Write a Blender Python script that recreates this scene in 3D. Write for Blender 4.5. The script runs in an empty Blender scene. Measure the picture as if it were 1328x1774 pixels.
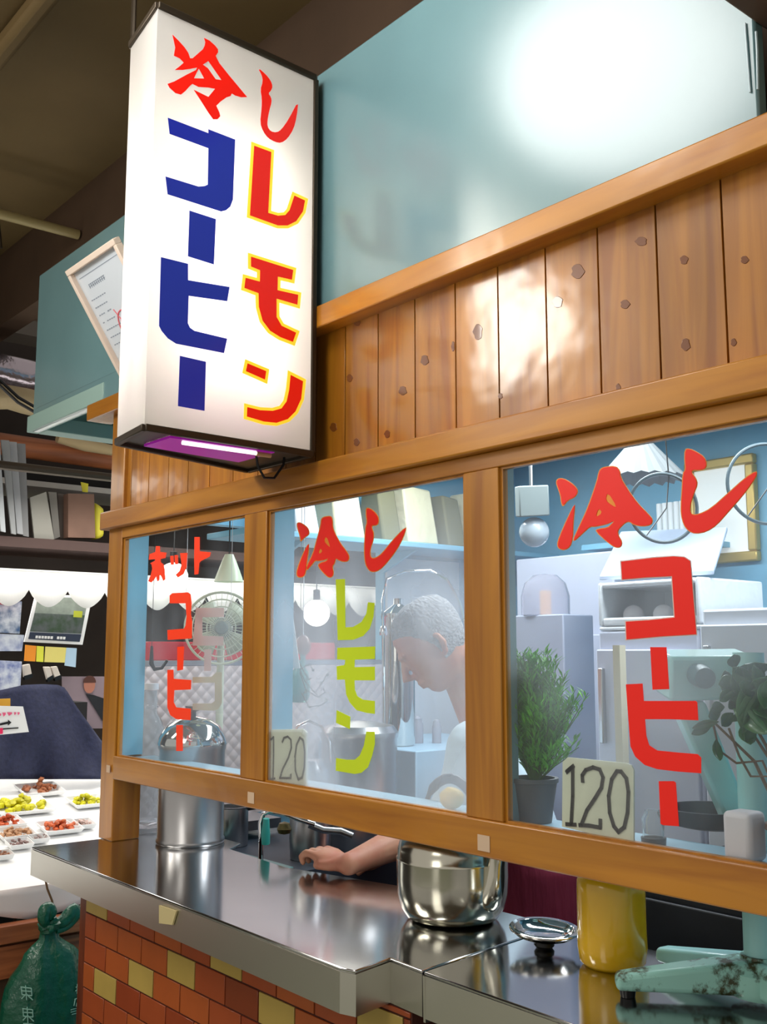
import bpy, bmesh, math, random
from mathutils import Vector, Matrix, noise
from mathutils.geometry import tessellate_polygon
random.seed(7)
PI = math.pi
SC = bpy.context.scene
COL = SC.collection

# ---------------------------------------------------------------- camera
IMG_W, IMG_H, FPX = 1328.0, 1774.0, 1804.6
CAM = Vector((0.0, -1.3, 1.5))
_yaw, _pit = math.radians(39.545), math.radians(7.698)
FWD = Vector((-math.cos(_yaw)*math.cos(_pit), math.sin(_yaw)*math.cos(_pit), math.sin(_pit)))
RGT = FWD.cross(Vector((0, 0, 1))).normalized()
UPV = RGT.cross(FWD)
cd = bpy.data.cameras.new('camera')
cd.sensor_fit = 'VERTICAL'; cd.sensor_height = 24.0; cd.lens = FPX/IMG_H*24.0
cd.clip_start = 0.02; cd.clip_end = 100
cam = bpy.data.objects.new('camera', cd); COL.objects.link(cam)
M = Matrix((RGT, UPV, -FWD)).transposed().to_4x4(); M.translation = CAM
cam.matrix_world = M
SC.camera = cam

# ---------------------------------------------------------------- world, exposure
SC.view_settings.view_transform = 'Standard'
SC.view_settings.look = 'None'
SC.view_settings.gamma = 1.0
SC.view_settings.use_curve_mapping = False
SC.view_settings.exposure = -0.14
wd = bpy.data.worlds.new('market_air'); SC.world = wd; wd.use_nodes = True
bg = wd.node_tree.nodes['Background']
bg.inputs[0].default_value = (1.0, 0.93, 0.84, 1); bg.inputs[1].default_value = 0.56

def light(name, kind, loc, energy, color=(1, 1, 1), size=0.2, size_y=None, target=None, parent=None, spread=None):
    l = bpy.data.lights.new(name, kind); l.energy = energy; l.color = color
    if kind == 'AREA':
        l.size = size
        if size_y: l.shape = 'RECTANGLE'; l.size_y = size_y
        if spread: l.spread = spread
    else:
        l.shadow_soft_size = size
    o = bpy.data.objects.new(name, l); COL.objects.link(o); o.location = loc
    if target is not None:
        o.rotation_euler = (Vector(target)-Vector(loc)).to_track_quat('-Z', 'Y').to_euler()
    if parent is not None:
        o.parent = parent; o.location = Vector(loc)-parent.location
    return o
SIGN_E = 21.0
BULB_E = 5.0
TILE_W, TILE_H, TILE_OFF = 0.078, 0.0735, (0.0, 0.0)
# large lights: rows of market tubes above and behind the viewer, the tubes inside the shop
def mirror_lamp(px, py, k):   # where a lamp has to hang for its reflection in the board to fall where the photo shows it
    v = FWD + RGT*((px-IMG_W/2)/FPX) - UPV*((py-IMG_H/2)/FPX); t = (-.012-CAM.y)/v.y; p = CAM+v*t; d = p-CAM
    return p+Vector((d.x, -d.y, d.z))*k
L_STREET = light('street_light', 'AREA', (-0.9, -2.6, 3.1), 22, (1.0, 0.95, 0.86), 0.9, 2.4, target=(-1.6, 0, 1.6))
GP = mirror_lamp(1085, 120, .55)
L_GLARE = light('market_lamp', 'AREA', GP, 9, (1.0, 0.99, 0.96), 0.66, 0.50, target=(-1.1, 0, 2.55)); L_GLARE.data.shape = 'ELLIPSE'
WP = mirror_lamp(850, 560, .9)
L_PLANK = light('plank_lamp', 'AREA', WP, 11, (1.0, 0.97, 0.9), 0.5, 0.3, target=(-1.4, 0, 2.1)); L_PLANK.data.shape = 'ELLIPSE'
L_STREET2 = light('aisle_light', 'AREA', (-3.3, -1.9, 3.1), 20, (1.0, 0.93, 0.82), 0.35, 0.9, target=(-2.2, 0, 1.7))
L_SHOP = light('shop_light', 'AREA', (-1.7, 0.95, 2.27), 40, (0.9, 0.96, 1.0), 2.0, 0.3, target=(-1.7, 0.95, 0))
L_STALL = light('stall_light', 'AREA', (-4.35, 0.75, 2.24), 42, (1.0, 0.97, 0.9), 3.2, 0.9, target=(-4.45, 0.75, 0))
L_STALL2 = light('awning_light', 'AREA', (-5.07, 0.9, 1.83), 20, (1.0, 0.98, 0.93), 3.0, 0.45, target=(-4.6, 0.9, 0.6))
# ---------------------------------------------------------------- helpers
def at(px, py, X=None, Y=None, Z=None, D=None):
    v = FWD + RGT*((px-IMG_W/2)/FPX) - UPV*((py-IMG_H/2)/FPX)
    if D is not None: return CAM + v*D
    if Y is not None: t = (Y-CAM.y)/v.y
    elif X is not None: t = (X-CAM.x)/v.x
    else: t = (Z-CAM.z)/v.z
    return CAM + v*t

def lin(c):
    return tuple(((x/255/12.92) if x/255 <= 0.04045 else ((x/255+0.055)/1.055)**2.4) for x in c)

def mat(name, rgb, rough=0.6, metal=0.0, emit=None, es=0.0, spec=0.5, coat=0.0, bump=0.0, bscale=40, mott=0.0, mscale=6, trans=0.0, ior=1.45, mcol=None, sss=0.0, stretch=None, alpha=1.0, coatr=0.05):
    m = bpy.data.materials.new(name); m.use_nodes = True
    nt = m.node_tree; b = nt.nodes['Principled BSDF']
    c = lin(rgb)
    b.inputs['Base Color'].default_value = (*c, 1)
    b.inputs['Roughness'].default_value = rough; b.inputs['Metallic'].default_value = metal
    b.inputs['Specular IOR Level'].default_value = spec
    b.inputs['Coat Weight'].default_value = coat; b.inputs['Coat Roughness'].default_value = coatr
    b.inputs['Transmission Weight'].default_value = trans; b.inputs['IOR'].default_value = ior
    b.inputs['Alpha'].default_value = alpha
    if sss: b.inputs['Subsurface Weight'].default_value = sss; b.inputs['Subsurface Radius'].default_value = (0.02, 0.01, 0.005)
    if emit: b.inputs['Emission Color'].default_value = (*lin(emit), 1); b.inputs['Emission Strength'].default_value = es
    tc = nt.nodes.new('ShaderNodeTexCoord')
    vec = tc.outputs['Object']
    if stretch:
        mp = nt.nodes.new('ShaderNodeMapping'); mp.inputs['Scale'].default_value = stretch
        nt.links.new(vec, mp.inputs['Vector']); vec = mp.outputs[0]
    if mott:
        n = nt.nodes.new('ShaderNodeTexNoise'); n.inputs['Scale'].default_value = mscale; n.inputs['Detail'].default_value = 6
        nt.links.new(vec, n.inputs['Vector'])
        r = nt.nodes.new('ShaderNodeValToRGB'); r.color_ramp.elements[0].position = 0.35; r.color_ramp.elements[1].position = 0.65
        d = lin(mcol) if mcol else tuple(x*(1-mott) for x in c)
        r.color_ramp.elements[0].color = (*d, 1); r.color_ramp.elements[1].color = (*c, 1)
        nt.links.new(n.outputs['Fac'], r.inputs[0]); nt.links.new(r.outputs[0], b.inputs['Base Color'])
    if bump:
        n2 = nt.nodes.new('ShaderNodeTexNoise'); n2.inputs['Scale'].default_value = bscale; n2.inputs['Detail'].default_value = 3
        nt.links.new(vec, n2.inputs['Vector'])
        bp = nt.nodes.new('ShaderNodeBump'); bp.inputs['Strength'].default_value = bump; bp.inputs['Distance'].default_value = 0.01
        nt.links.new(n2.outputs['Fac'], bp.inputs['Height']); nt.links.new(bp.outputs[0], b.inputs['Normal'])
        if coat: nt.links.new(bp.outputs[0], b.inputs['Coat Normal'])
    return m

def wood(name, rgb, dark, axis, gloss=0.3, coat=0.6, island=False):
    m = bpy.data.materials.new(name); m.use_nodes = True; nt = m.node_tree; b = nt.nodes['Principled BSDF']
    tc = nt.nodes.new('ShaderNodeTexCoord'); mp = nt.nodes.new('ShaderNodeMapping')
    s = [30, 30, 30]; s['xyz'.index(axis)] = 2.2
    mp.inputs['Scale'].default_value = s
    nt.links.new(tc.outputs['Object'], mp.inputs['Vector'])
    src = mp.outputs[0]
    if island:
        g = nt.nodes.new('ShaderNodeNewGeometry'); ad = nt.nodes.new('ShaderNodeVectorMath'); ad.operation = 'ADD'
        sc = nt.nodes.new('ShaderNodeMath'); sc.operation = 'MULTIPLY'; sc.inputs[1].default_value = 37
        nt.links.new(g.outputs['Random Per Island'], sc.inputs[0])
        nt.links.new(src, ad.inputs[0]); nt.links.new(sc.outputs[0], ad.inputs[1]); src = ad.outputs[0]
    n = nt.nodes.new('ShaderNodeTexNoise'); n.inputs['Scale'].default_value = 1.0; n.inputs['Detail'].default_value = 5; n.inputs['Distortion'].default_value = 0.8
    nt.links.new(src, n.inputs['Vector'])
    r = nt.nodes.new('ShaderNodeValToRGB'); r.color_ramp.elements[0].position = 0.3; r.color_ramp.elements[1].position = 0.62
    r.color_ramp.elements[0].color = (*lin(dark), 1); r.color_ramp.elements[1].color = (*lin(rgb), 1)
    nt.links.new(n.outputs['Fac'], r.inputs[0])
    out = r.outputs[0]
    mp2 = nt.nodes.new('ShaderNodeMapping'); s2 = [7, 7, 7]; s2['xyz'.index(axis)] = 1.3; mp2.inputs['Scale'].default_value = s2
    nt.links.new(tc.outputs['Object'], mp2.inputs['Vector'])
    n3 = nt.nodes.new('ShaderNodeTexNoise'); n3.inputs['Scale'].default_value = 1; nt.links.new(mp2.outputs[0], n3.inputs['Vector'])
    hs = nt.nodes.new('ShaderNodeHueSaturation')
    mr = nt.nodes.new('ShaderNodeMapRange'); mr.inputs[1].default_value = 0.3; mr.inputs[2].default_value = 0.7; mr.inputs[3].default_value = 0.72; mr.inputs[4].default_value = 1.25
    nt.links.new(n3.outputs['Fac'], mr.inputs[0]); nt.links.new(mr.outputs[0], hs.inputs['Value']); nt.links.new(out, hs.inputs['Color'])
    nt.links.new(hs.outputs[0], b.inputs['Base Color'])
    b.inputs['Roughness'].default_value = gloss; b.inputs['Coat Weight'].default_value = coat; b.inputs['Coat Roughness'].default_value = 0.15
    bp = nt.nodes.new('ShaderNodeBump'); bp.inputs['Strength'].default_value = 0.12; bp.inputs['Distance'].default_value = 0.004
    nt.links.new(n.outputs['Fac'], bp.inputs['Height']); nt.links.new(bp.outputs[0], b.inputs['Normal'])
    n4 = nt.nodes.new('ShaderNodeTexNoise'); n4.inputs['Scale'].default_value = 9; nt.links.new(tc.outputs['Object'], n4.inputs['Vector'])
    bp2 = nt.nodes.new('ShaderNodeBump'); bp2.inputs['Strength'].default_value = 0.25; bp2.inputs['Distance'].default_value = 0.01
    nt.links.new(n4.outputs['Fac'], bp2.inputs['Height']); nt.links.new(bp2.outputs[0], b.inputs['Coat Normal'])
    return m

def ground(o, parent=None):
    """put a mesh object's origin at the middle of its underside (or relative to its parents)"""
    me = o.data
    if parent is None:
        xs = [v.co.x for v in me.vertices]; ys = [v.co.y for v in me.vertices]; zs = [v.co.z for v in me.vertices]
        off = Vector(((min(xs)+max(xs))/2, (min(ys)+max(ys))/2, min(zs)))
        me.transform(Matrix.Translation(-off)); o.location = off
    else:
        off = Vector((0, 0, 0)); p = parent
        while p is not None: off += p.location; p = p.parent
        me.transform(Matrix.Translation(-off)); o.parent = parent
    return o

class MB:
    """collects simple shapes in world coordinates and links them as one mesh object"""
    def __init__(s): s.v = []; s.f = []; s.m = []; s.mi = 0
    def add(s, vs, fs):
        b = len(s.v); s.v += [Vector(v) for v in vs]
        for f in fs: s.f.append([i+b for i in f]); s.m.append(s.mi)
        return s
    def box(s, x0, x1, y0, y1, z0, z1):
        if x0 > x1: x0, x1 = x1, x0
        if y0 > y1: y0, y1 = y1, y0
        if z0 > z1: z0, z1 = z1, z0
        return s.add([(x0,y0,z0),(x1,y0,z0),(x1,y1,z0),(x0,y1,z0),(x0,y0,z1),(x1,y0,z1),(x1,y1,z1),(x0,y1,z1)],
                     [(3,2,1,0),(4,5,6,7),(0,1,5,4),(1,2,6,5),(2,3,7,6),(3,0,4,7)])
    def hexa(s, b, t):   # b, t: four bottom and four top corners
        return s.add(list(b)+list(t), [(3,2,1,0),(4,5,6,7),(0,1,5,4),(1,2,6,5),(2,3,7,6),(3,0,4,7)])
    def bar(s, a, b, w, h, up=(0,0,1)):
        a, b = Vector(a), Vector(b); d = (b-a).normalized(); u = Vector(up)
        if abs(d.dot(u)) > 0.98: u = Vector((0,1,0))
        sd = d.cross(u).normalized()*w/2; uu = sd.cross(d).normalized()*h/2
        q = [(-1,-1),(1,-1),(1,1),(-1,1)]
        return s.hexa([a+sd*i+uu*j for i,j in q], [b+sd*i+uu*j for i,j in q])
    def tube(s, pts, r, n=10, cap=True, close=False):
        pts = [Vector(p) for p in pts]; k = len(pts)
        rs = r if isinstance(r, (list, tuple)) else [r]*k
        base = len(s.v); prev = None
        for i, p in enumerate(pts):
            if close: d = pts[(i+1)%k]-pts[i-1]
            else: d = pts[min(i+1,k-1)]-pts[max(i-1,0)]
            d.normalize()
            if prev is None:
                u = Vector((0,0,1)) if abs(d.z) < 0.9 else Vector((1,0,0)); u = (u-d*u.dot(d)).normalized()
            else: u = (prev-d*prev.dot(d)).normalized()
            prev = u; w = d.cross(u)
            for j in range(n):
                a = 2*PI*j/n; s.v.append(p+(u*math.cos(a)+w*math.sin(a))*rs[i])
        for i in range(k if close else k-1):
            for j in range(n):
                a = base+i*n+j; b = base+i*n+(j+1)%n; c = base+((i+1)%k)*n+(j+1)%n; d = base+((i+1)%k)*n+j
                s.f.append([a,b,c,d]); s.m.append(s.mi)
        if cap and not close:
            s.f.append([base+j for j in range(n)][::-1]); s.f.append([base+(k-1)*n+j for j in range(n)]); s.m += [s.mi]*2
        return s
    def lathe(s, prof, c=(0,0,0), n=32, axis=(0,0,1), sx=1, sy=1):
        c = Vector(c); ax = Vector(axis).normalized()
        u = Vector((1,0,0)) if abs(ax.x) < 0.9 else Vector((0,1,0)); u = (u-ax*u.dot(ax)).normalized(); w = ax.cross(u)
        base = len(s.v); k = len(prof)
        for r, h in prof:
            for j in range(n):
                a = 2*PI*j/n; s.v.append(c+ax*h+u*(math.cos(a)*r*sx)+w*(math.sin(a)*r*sy))
        for i in range(k-1):
            for j in range(n):
                s.f.append([base+i*n+j, base+i*n+(j+1)%n, base+(i+1)*n+(j+1)%n, base+(i+1)*n+j]); s.m.append(s.mi)
        if prof[0][0] > 1e-5: s.f.append([base+j for j in range(n)][::-1]); s.m.append(s.mi)
        if prof[-1][0] > 1e-5: s.f.append([base+(k-1)*n+j for j in range(n)]); s.m.append(s.mi)
        return s
    def ball(s, c, rx, ry=None, rz=None, n=16, k=10, jit=0, seed=0):
        ry = ry or rx; rz = rz or rx; c = Vector(c); base = len(s.v); rnd = random.Random(seed)
        for i in range(k+1):
            t = PI*i/k
            for j in range(n):
                a = 2*PI*j/n; d = Vector((math.sin(t)*math.cos(a), math.sin(t)*math.sin(a), -math.cos(t)))
                q = 1+jit*noise.noise(d*2.3+Vector((seed*3.1, seed*1.7, 0)))
                s.v.append(c+Vector((d.x*rx, d.y*ry, d.z*rz))*q)
        for i in range(k):
            for j in range(n):
                s.f.append([base+i*n+j, base+i*n+(j+1)%n, base+(i+1)*n+(j+1)%n, base+(i+1)*n+j]); s.m.append(s.mi)
        return s
    def poly(s, outer, ext, holes=()):
        """flat polygon (3D points, may have holes) thickened by the vector ext"""
        ext = Vector(ext); loops = [[Vector(p) for p in outer]]+[[Vector(p) for p in h] for h in holes]
        tris = tessellate_polygon(loops); flat = [p for l in loops for p in l]; n = len(flat)
        s.add(flat, [list(t) for t in tris]); s.add([p+ext for p in flat], [list(t)[::-1] for t in tris])
        b = len(s.v)-2*n; k = 0
        for l in loops:
            m = len(l)
            for i in range(m):
                a, c = b+k+i, b+k+(i+1)%m; s.f.append([a, c, c+n, a+n]); s.m.append(s.mi)
            k += m
        return s
    def build(s, name, m, parent=None, smooth=False, bevel=0, seg=2, sub=0, weld=False, angle=40):
        me = bpy.data.meshes.new(name); me.from_pydata([tuple(v) for v in s.v], [], s.f)
        ms = m if isinstance(m, (list, tuple)) else [m]
        for x in ms: me.materials.append(x)
        for i, p in enumerate(me.polygons): p.material_index = s.m[i]
        bm = bmesh.new(); bm.from_mesh(me)
        if weld: bmesh.ops.remove_doubles(bm, verts=bm.verts, dist=1e-5)
        bmesh.ops.recalc_face_normals(bm, faces=bm.faces); bm.to_mesh(me); bm.free()
        o = bpy.data.objects.new(name, me); COL.objects.link(o)
        ground(o, parent)
        if bevel:
            b = o.modifiers.new('bevel', 'BEVEL'); b.width = bevel; b.segments = seg; b.limit_method = 'ANGLE'; b.angle_limit = math.radians(35)
        if sub:
            b = o.modifiers.new('sub', 'SUBSURF'); b.levels = sub; b.render_levels = sub
        if smooth or bevel:
            for p in me.polygons: p.use_smooth = True
            try: me.set_sharp_from_angle(angle=math.radians(angle))
            except Exception: pass
        return o

def tag(o, label, cat, group=None, kind=None):
    if label: o['label'] = label
    if cat: o['category'] = cat
    if group: o['group'] = group
    if kind: o['kind'] = kind
    return o
def thing(name, label, cat, loc, group=None):
    o = bpy.data.objects.new(name, None); o.empty_display_size = 0.05; COL.objects.link(o); o.location = Vector(loc)
    return tag(o, label, cat, group)
def struct(o):
    o['kind'] = 'structure'; return o
def chaikin(pts, k=2):
    for _ in range(k):
        q = []
        for i in range(len(pts)):
            a, b = pts[i], pts[(i+1) % len(pts)]
            q += [(a[0]*.75+b[0]*.25, a[1]*.75+b[1]*.25), (a[0]*.25+b[0]*.75, a[1]*.25+b[1]*.75)]
        pts = q
    return pts
def offset2d(pts, d):
    n = len(pts); area = sum(pts[i][0]*pts[(i+1)%n][1]-pts[(i+1)%n][0]*pts[i][1] for i in range(n)); sg = 1 if area > 0 else -1
    out = []
    for i in range(n):
        p0, p1, p2 = pts[i-1], pts[i], pts[(i+1)%n]
        def nrm(a, b):
            dx, dy = b[0]-a[0], b[1]-a[1]; l = math.hypot(dx, dy) or 1; return (dy/l*sg, -dx/l*sg)
        n1, n2 = nrm(p0, p1), nrm(p1, p2); mx, my = n1[0]+n2[0], n1[1]+n2[1]; l2 = mx*mx+my*my
        k = 2/max(l2, 0.7)
        out.append((p1[0]+mx*k*d, p1[1]+my*k*d))
    return out
def crop(x0, y0, s, pts):
    return [(x0+p[0]*s, y0+p[1]*s) for p in pts]

# ---------------------------------------------------------------- materials
WARM = (196, 138, 62); WDARK = (150, 88, 30)
m_plank = wood('varnished_pine_plank', (184, 120, 24), (150, 88, 12), 'z', 0.45, 0.8, island=True)
m_beam = wood('varnished_pine_beam', (190, 126, 30), (162, 98, 18), 'x', 0.4, 0.4)
m_post = wood('varnished_pine_post', (184, 122, 30), (158, 96, 20), 'z', 0.4, 0.4)
m_knot = mat('pine_knot', (120, 66, 20), 0.35, coat=0.6)
m_groove = mat('plank_gap', (46, 24, 10), 0.8)
m_blue = mat('pale_blue_board', (112, 150, 156), 0.28, coat=1.0, bump=0.06, bscale=4, mott=0.1, mscale=3, coatr=0.2)
m_bluein = mat('light_blue_paint', (128, 192, 222), 0.4, mott=0.12, mscale=5)
m_teal = mat('dull_teal_board', (112, 146, 150), 0.55)
m_steel = mat('brushed_steel', (200, 200, 200), 0.12, 1.0, bump=0.015, bscale=6, mott=0.15, mscale=3)
m_steel2 = mat('polished_steel', (214, 212, 208), 0.07, 1.0)
m_steeld = mat('satin_steel', (186, 186, 188), 0.3, 1.0)
m_chrome = mat('chrome', (230, 230, 232), 0.04, 1.0)
m_apron = mat('satin_steel_edge', (214, 212, 204), 0.34, 1.0, bump=0.02, bscale=5)
m_alu = mat('polished_aluminium', (206, 204, 190), 0.17, 1.0, bump=0.02, bscale=10)
m_black = mat('black_plastic', (18, 18, 20), 0.35)
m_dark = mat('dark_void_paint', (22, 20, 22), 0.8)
m_navyd = mat('shade_dark', (34, 38, 46), 0.5, mott=0.4, mscale=6)
m_white = mat('white_enamel', (226, 230, 238), 0.3)
m_whitep = mat('white_plastic', (236, 236, 236), 0.4)
m_red = mat('red_film', (222, 30, 18), 0.45, emit=(232, 30, 16), es=0.25)  # window lettering films get a little emission to look brighter
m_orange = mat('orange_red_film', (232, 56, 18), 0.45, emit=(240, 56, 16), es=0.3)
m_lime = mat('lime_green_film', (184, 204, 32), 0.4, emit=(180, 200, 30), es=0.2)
m_yel_edge = mat('yellow_edge_film', (240, 150, 50), 0.4)
m_sred = mat('backlit_red_film', (222, 30, 20), 0.25, emit=(226, 28, 14), es=0.6)
m_sblue = mat('backlit_blue_film', (36, 44, 150), 0.2, emit=(34, 46, 150), es=0.45)
m_syel = mat('backlit_yellow_film', (250, 220, 60), 0.3, emit=(250, 214, 50), es=0.75)
m_cream = mat('cream_reflection', (214, 206, 170), 0.5)
m_pinkf = mat('pink_film_and_reflection', (226, 200, 192), 0.5)  # outline film, also colours the painted letter reflections
m_bronze = mat('dark_bronze_metal', (70, 60, 48), 0.4, 0.6)
m_skin = mat('skin', (208, 150, 120), 0.5, sss=0.15, mott=0.15, mscale=14, mcol=(196, 120, 96))
# ---------------------------------------------------------------- hall structure
m_olive = mat('olive_brown_ceiling', (112, 92, 56), 0.7, mott=0.15, mscale=2)
m_brown = mat('dark_brown_ceiling', (84, 64, 48), 0.7, mott=0.2, mscale=3)
m_floor = mat('dull_green_floor', (170, 176, 150), 0.45, mott=0.2, mscale=3)
struct(MB().box(-9.5, 2.5, -4.2, 4.2, -0.05, 0).build('floor', m_floor))
UP_Y = 0.45
ZC = at(150, 320, Y=UP_Y).z
cb = MB().box(-9.5, 2.5, -4.2, UP_Y, ZC, ZC+0.1)
struct(cb.build('ceiling', m_olive))
ub = MB().box(-9.5, 2.5, UP_Y, UP_Y+0.1, 2.32, ZC+0.3)
ub.v = []; ub.f = []; ub.m = []
ub.box(-3.45, 2.5, UP_Y, UP_Y+0.1, 2.33, ZC+0.3); ub.box(-5.6, -3.45, UP_Y, UP_Y+0.1, at(66, 520, Y=UP_Y).z, ZC+0.3)
struct(ub.build('wall_upper', m_brown))
struct(MB().box(-5.72, -5.6, -4.2, 4.2, at(30, 572, X=-5.6).z, ZC).build('wall_far', mat('brown_bulkhead', (92, 72, 54), 0.7, mott=.2)))
# housings of the two market lamps that hang before the board
for nm, P_, w_, h_, lo, lb in (('market_lamp_housing', GP, .62, .44, L_GLARE, 'square white market lamp hanging before the blue board'), ('market_lamp_housing', WP, .5, .3, L_PLANK, 'oblong white market lamp hanging before the wooden planks'), ('market_lamp_housing', L_STREET2.location.copy(), .35, .9, L_STREET2, 'long white market lamp over the left of the aisle')):
    R3 = lo.rotation_euler.to_matrix(); g = MB(); pts = [P_+R3 @ Vector((a*w_/2*1.04, b*h_/2*1.04, .004)) for a, b in ((-1,-1),(1,-1),(1,1),(-1,1))]; up_ = R3 @ Vector((0,0,.05))
    t_ = thing(nm, lb, 'lamp', P_); g.hexa(pts, [p+up_ for p in pts]).build('housing', m_whitep, t_, bevel=.004)
    for s_ in (-1, 1): q_ = P_+R3 @ Vector((s_*w_*.3, 0, .054)); MB().tube([q_, Vector((q_.x, q_.y, ZC-.001))], .004, 6).build('chain', m_bronze, t_)
# shallow ribs in the ceiling, running with the shop front
for i, y in enumerate((-0.22, -1.0)):
    struct(MB().box(-9.5, 2.5, y-0.03, y+0.03, ZC-0.07, ZC-0.001).build('trim_%d' % (20+i), m_olive, bevel=0.02))
# cross beam over the near end of the blue board
struct(MB().box(-0.728, -0.3, -0.75, UP_Y, at(1308, 52, Y=0).z+0.004, 2.62).build('trim_12', mat('brown_beam_paint', (104, 82, 70), 0.6), bevel=0.004))
struct(MB().box(-0.722, 0.3, 0.02, 0.06, 2.262, 2.383).build('wall_end', mat('khaki_wall', (120, 112, 84), 0.7)))

# ---------------------------------------------------------------- shop front: woodwork
GZ0, GZ1 = 1.218, 1.823
RZ0 = 1.1555
XR = -0.40
WX = [(-2.735, -2.092), (-1.992, -1.350), (-1.258, -0.62)]
CZ = 0.988
struct(MB().box(-2.826, -2.742, 0.0, 0.083, CZ, 2.21).build('trim_1', m_post, bevel=0.003))                       # corner post
struct(MB().box(-2.742, XR, -0.004, 0.02, RZ0, GZ0).build('trim_2', m_beam, bevel=0.003))                         # sill rail
struct(MB().box(-2.742, XR, 0.0, 0.02, GZ1, 1.853).build('trim_3', m_beam, bevel=0.002))                          # head rail
struct(MB().box(-2.85, XR, -0.02, 0.05, 1.853, 1.905).build('trim_4', m_beam, bevel=0.004))                       # moulded head board
struct(MB().box(-2.090, -1.994, 0.0, 0.02, GZ0, GZ1).build('trim_5', m_post, bevel=0.002))                        # mullions
struct(MB().box(-1.348, -1.260, 0.0, 0.02, GZ0, GZ1).build('trim_6', m_post, bevel=0.002))
struct(MB().box(-0.62, XR, 0.0, 0.02, GZ0, GZ1).build('trim_7', m_post, bevel=0.002))
BT, BB = at(900, 378, Y=-0.03).z, at(900, 424, Y=-0.03).z
BT = at(553, 528, Y=-0.03).z; BB = at(553, 566, Y=-0.03).z
struct(MB().box(at(150, 712, Y=-0.03).x, XR, -0.03, 0.05, BB, BT).build('trim_8', m_beam, bevel=0.003))            # capping beam
# vertical tongue-and-groove planks with knots
seps = [at(x, 850, Y=0.012).x for x in (208, 227, 257, 291, 325, 362, 403, 446)]
seps += [at(x, y, Y=0.012).x for x, y in ((495, 800), (546, 790), (597, 780), (654.5, 763), (719, 745), (790, 725), (865, 705), (949, 683), (1041, 657), (1144, 630), (1260, 602))]
dx = seps[-1]-seps[-2]
while seps[-1]+dx < XR: seps.append(seps[-1]+0.105)
seps.append(XR)
w = MB()
for a, b in zip(seps[:-1], seps[1:]):
    w.hexa([(a+.0015, .012, 1.9), (b-.0015, .012, 1.9), (b-.0015, .04, 1.9), (a+.0015, .04, 1.9)], [(a+.0015, .012, BB+.01), (b-.0015, .012, BB+.01), (b-.0015, .04, BB+.01), (a+.0015, .04, BB+.01)])
w.mi = 2; w.box(seps[0], XR, 0.028, 0.045, 1.9, BB+.01)
w.mi = 1
knots = [(1000, 470, 11, 13), (965, 523, 9, 10), (1110, 418, 10, 8), (1082, 527, 8, 8), (1184, 450, 7, 8), (1289, 450, 7, 7), (1187, 597, 8, 11), (1270, 593, 5, 7),
         (827, 575, 8, 14), (735, 624, 7, 9), (697, 677, 7, 8), (577, 740, 6, 8), (618, 559, 6, 6), (670, 752, 5, 7), (617, 766, 5, 7), (1070, 672, 4, 8), (866, 686, 4, 5), (605, 655, 5, 7), (784, 600, 3, 9)]
for kx, ky, rx, rz in knots:
    ring = [at(kx+rx*math.cos(t*PI/7)*(1+.2*math.sin(t*2.3+kx)), ky+rz*math.sin(t*PI/7), Y=0.0112) for t in range(14)]
    w.poly(ring, (0, 0.002, 0))
struct(w.build('wall_front', [m_plank, m_knot, m_groove], bevel=0.0008, seg=1))
# small paper stickers on the rail
for px, py, s_ in ((187, 1332, 9), (434, 1382, 11), (837, 1461, 12)):
    p = at(px, py, Y=-0.0055)
    q = MB().box(p.x-.0012*s_, p.x+.0012*s_, -.0053, -.0042, p.z-.0011*s_, p.z+.0011*s_)
    nm = {187: 'beside the corner post', 434: 'below the left mullion', 837: 'below the right mullion'}[px]
    tag(q.build('sticker', mat('faded_sticker_paper', (214, 186, 158), 0.6)), 'small faded square sticker on the lower wooden rail '+nm, 'sticker', 'square stickers on the sill rail')

# blue board above the woodwork, a hollow overhanging box at its left end
xl = at(68, 480, Y=-0.012).x; zt = at(553, 128, Y=-0.012).z
bl = MB().box(xl, -0.728, -0.012, 0.012, BT+0.0005, zt)
o = bl.build('wall_fascia', m_blue, bevel=0.004); struct(o)
b2 = MB(); zb = at(54, 746, Y=-0.02).z
b2.box(xl-.03, -2.86, -0.02, 0.02, zb, zb+0.055)
b2.box(xl-.03, xl+0.05, 0.02, 0.42, zb, zb+0.05); b2.box(xl-.03, -2.86, 0.40, 0.45, zb, zb+0.05)
b2.box(xl-.01, xl+0.01, 0.012, 0.44, zb+0.05, zt); b2.box(xl, -2.83, 0.012, 0.44, zb+0.16, zb+0.18)
struct(b2.build('trim_9', mat('box_edge_paint', (146, 176, 170), 0.5), bevel=0.003))
sl = MB().box(at(54,700,Y=-0.021).x+0.03, -2.0, -0.0165, -0.012, BT+0.001, BT+0.075)
struct(sl.build('trim_10', m_blue, bevel=0.002))
# sealant beads and screw heads at the board's right edge
sb = MB()
sb.tube([at(1290, 40, Y=-.014), at(1292, 70, Y=-.0145), at(1299, 160, Y=-.014)], 0.0016, 6)
sb.tube([at(1309, 55, Y=-.014), at(1311, 90, Y=-.0155), at(1312, 155, Y=-.014)], 0.002, 6)
struct(sb.build('trim_11', mat('sealant_bead', (190, 212, 220), 0.2), smooth=True))

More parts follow.
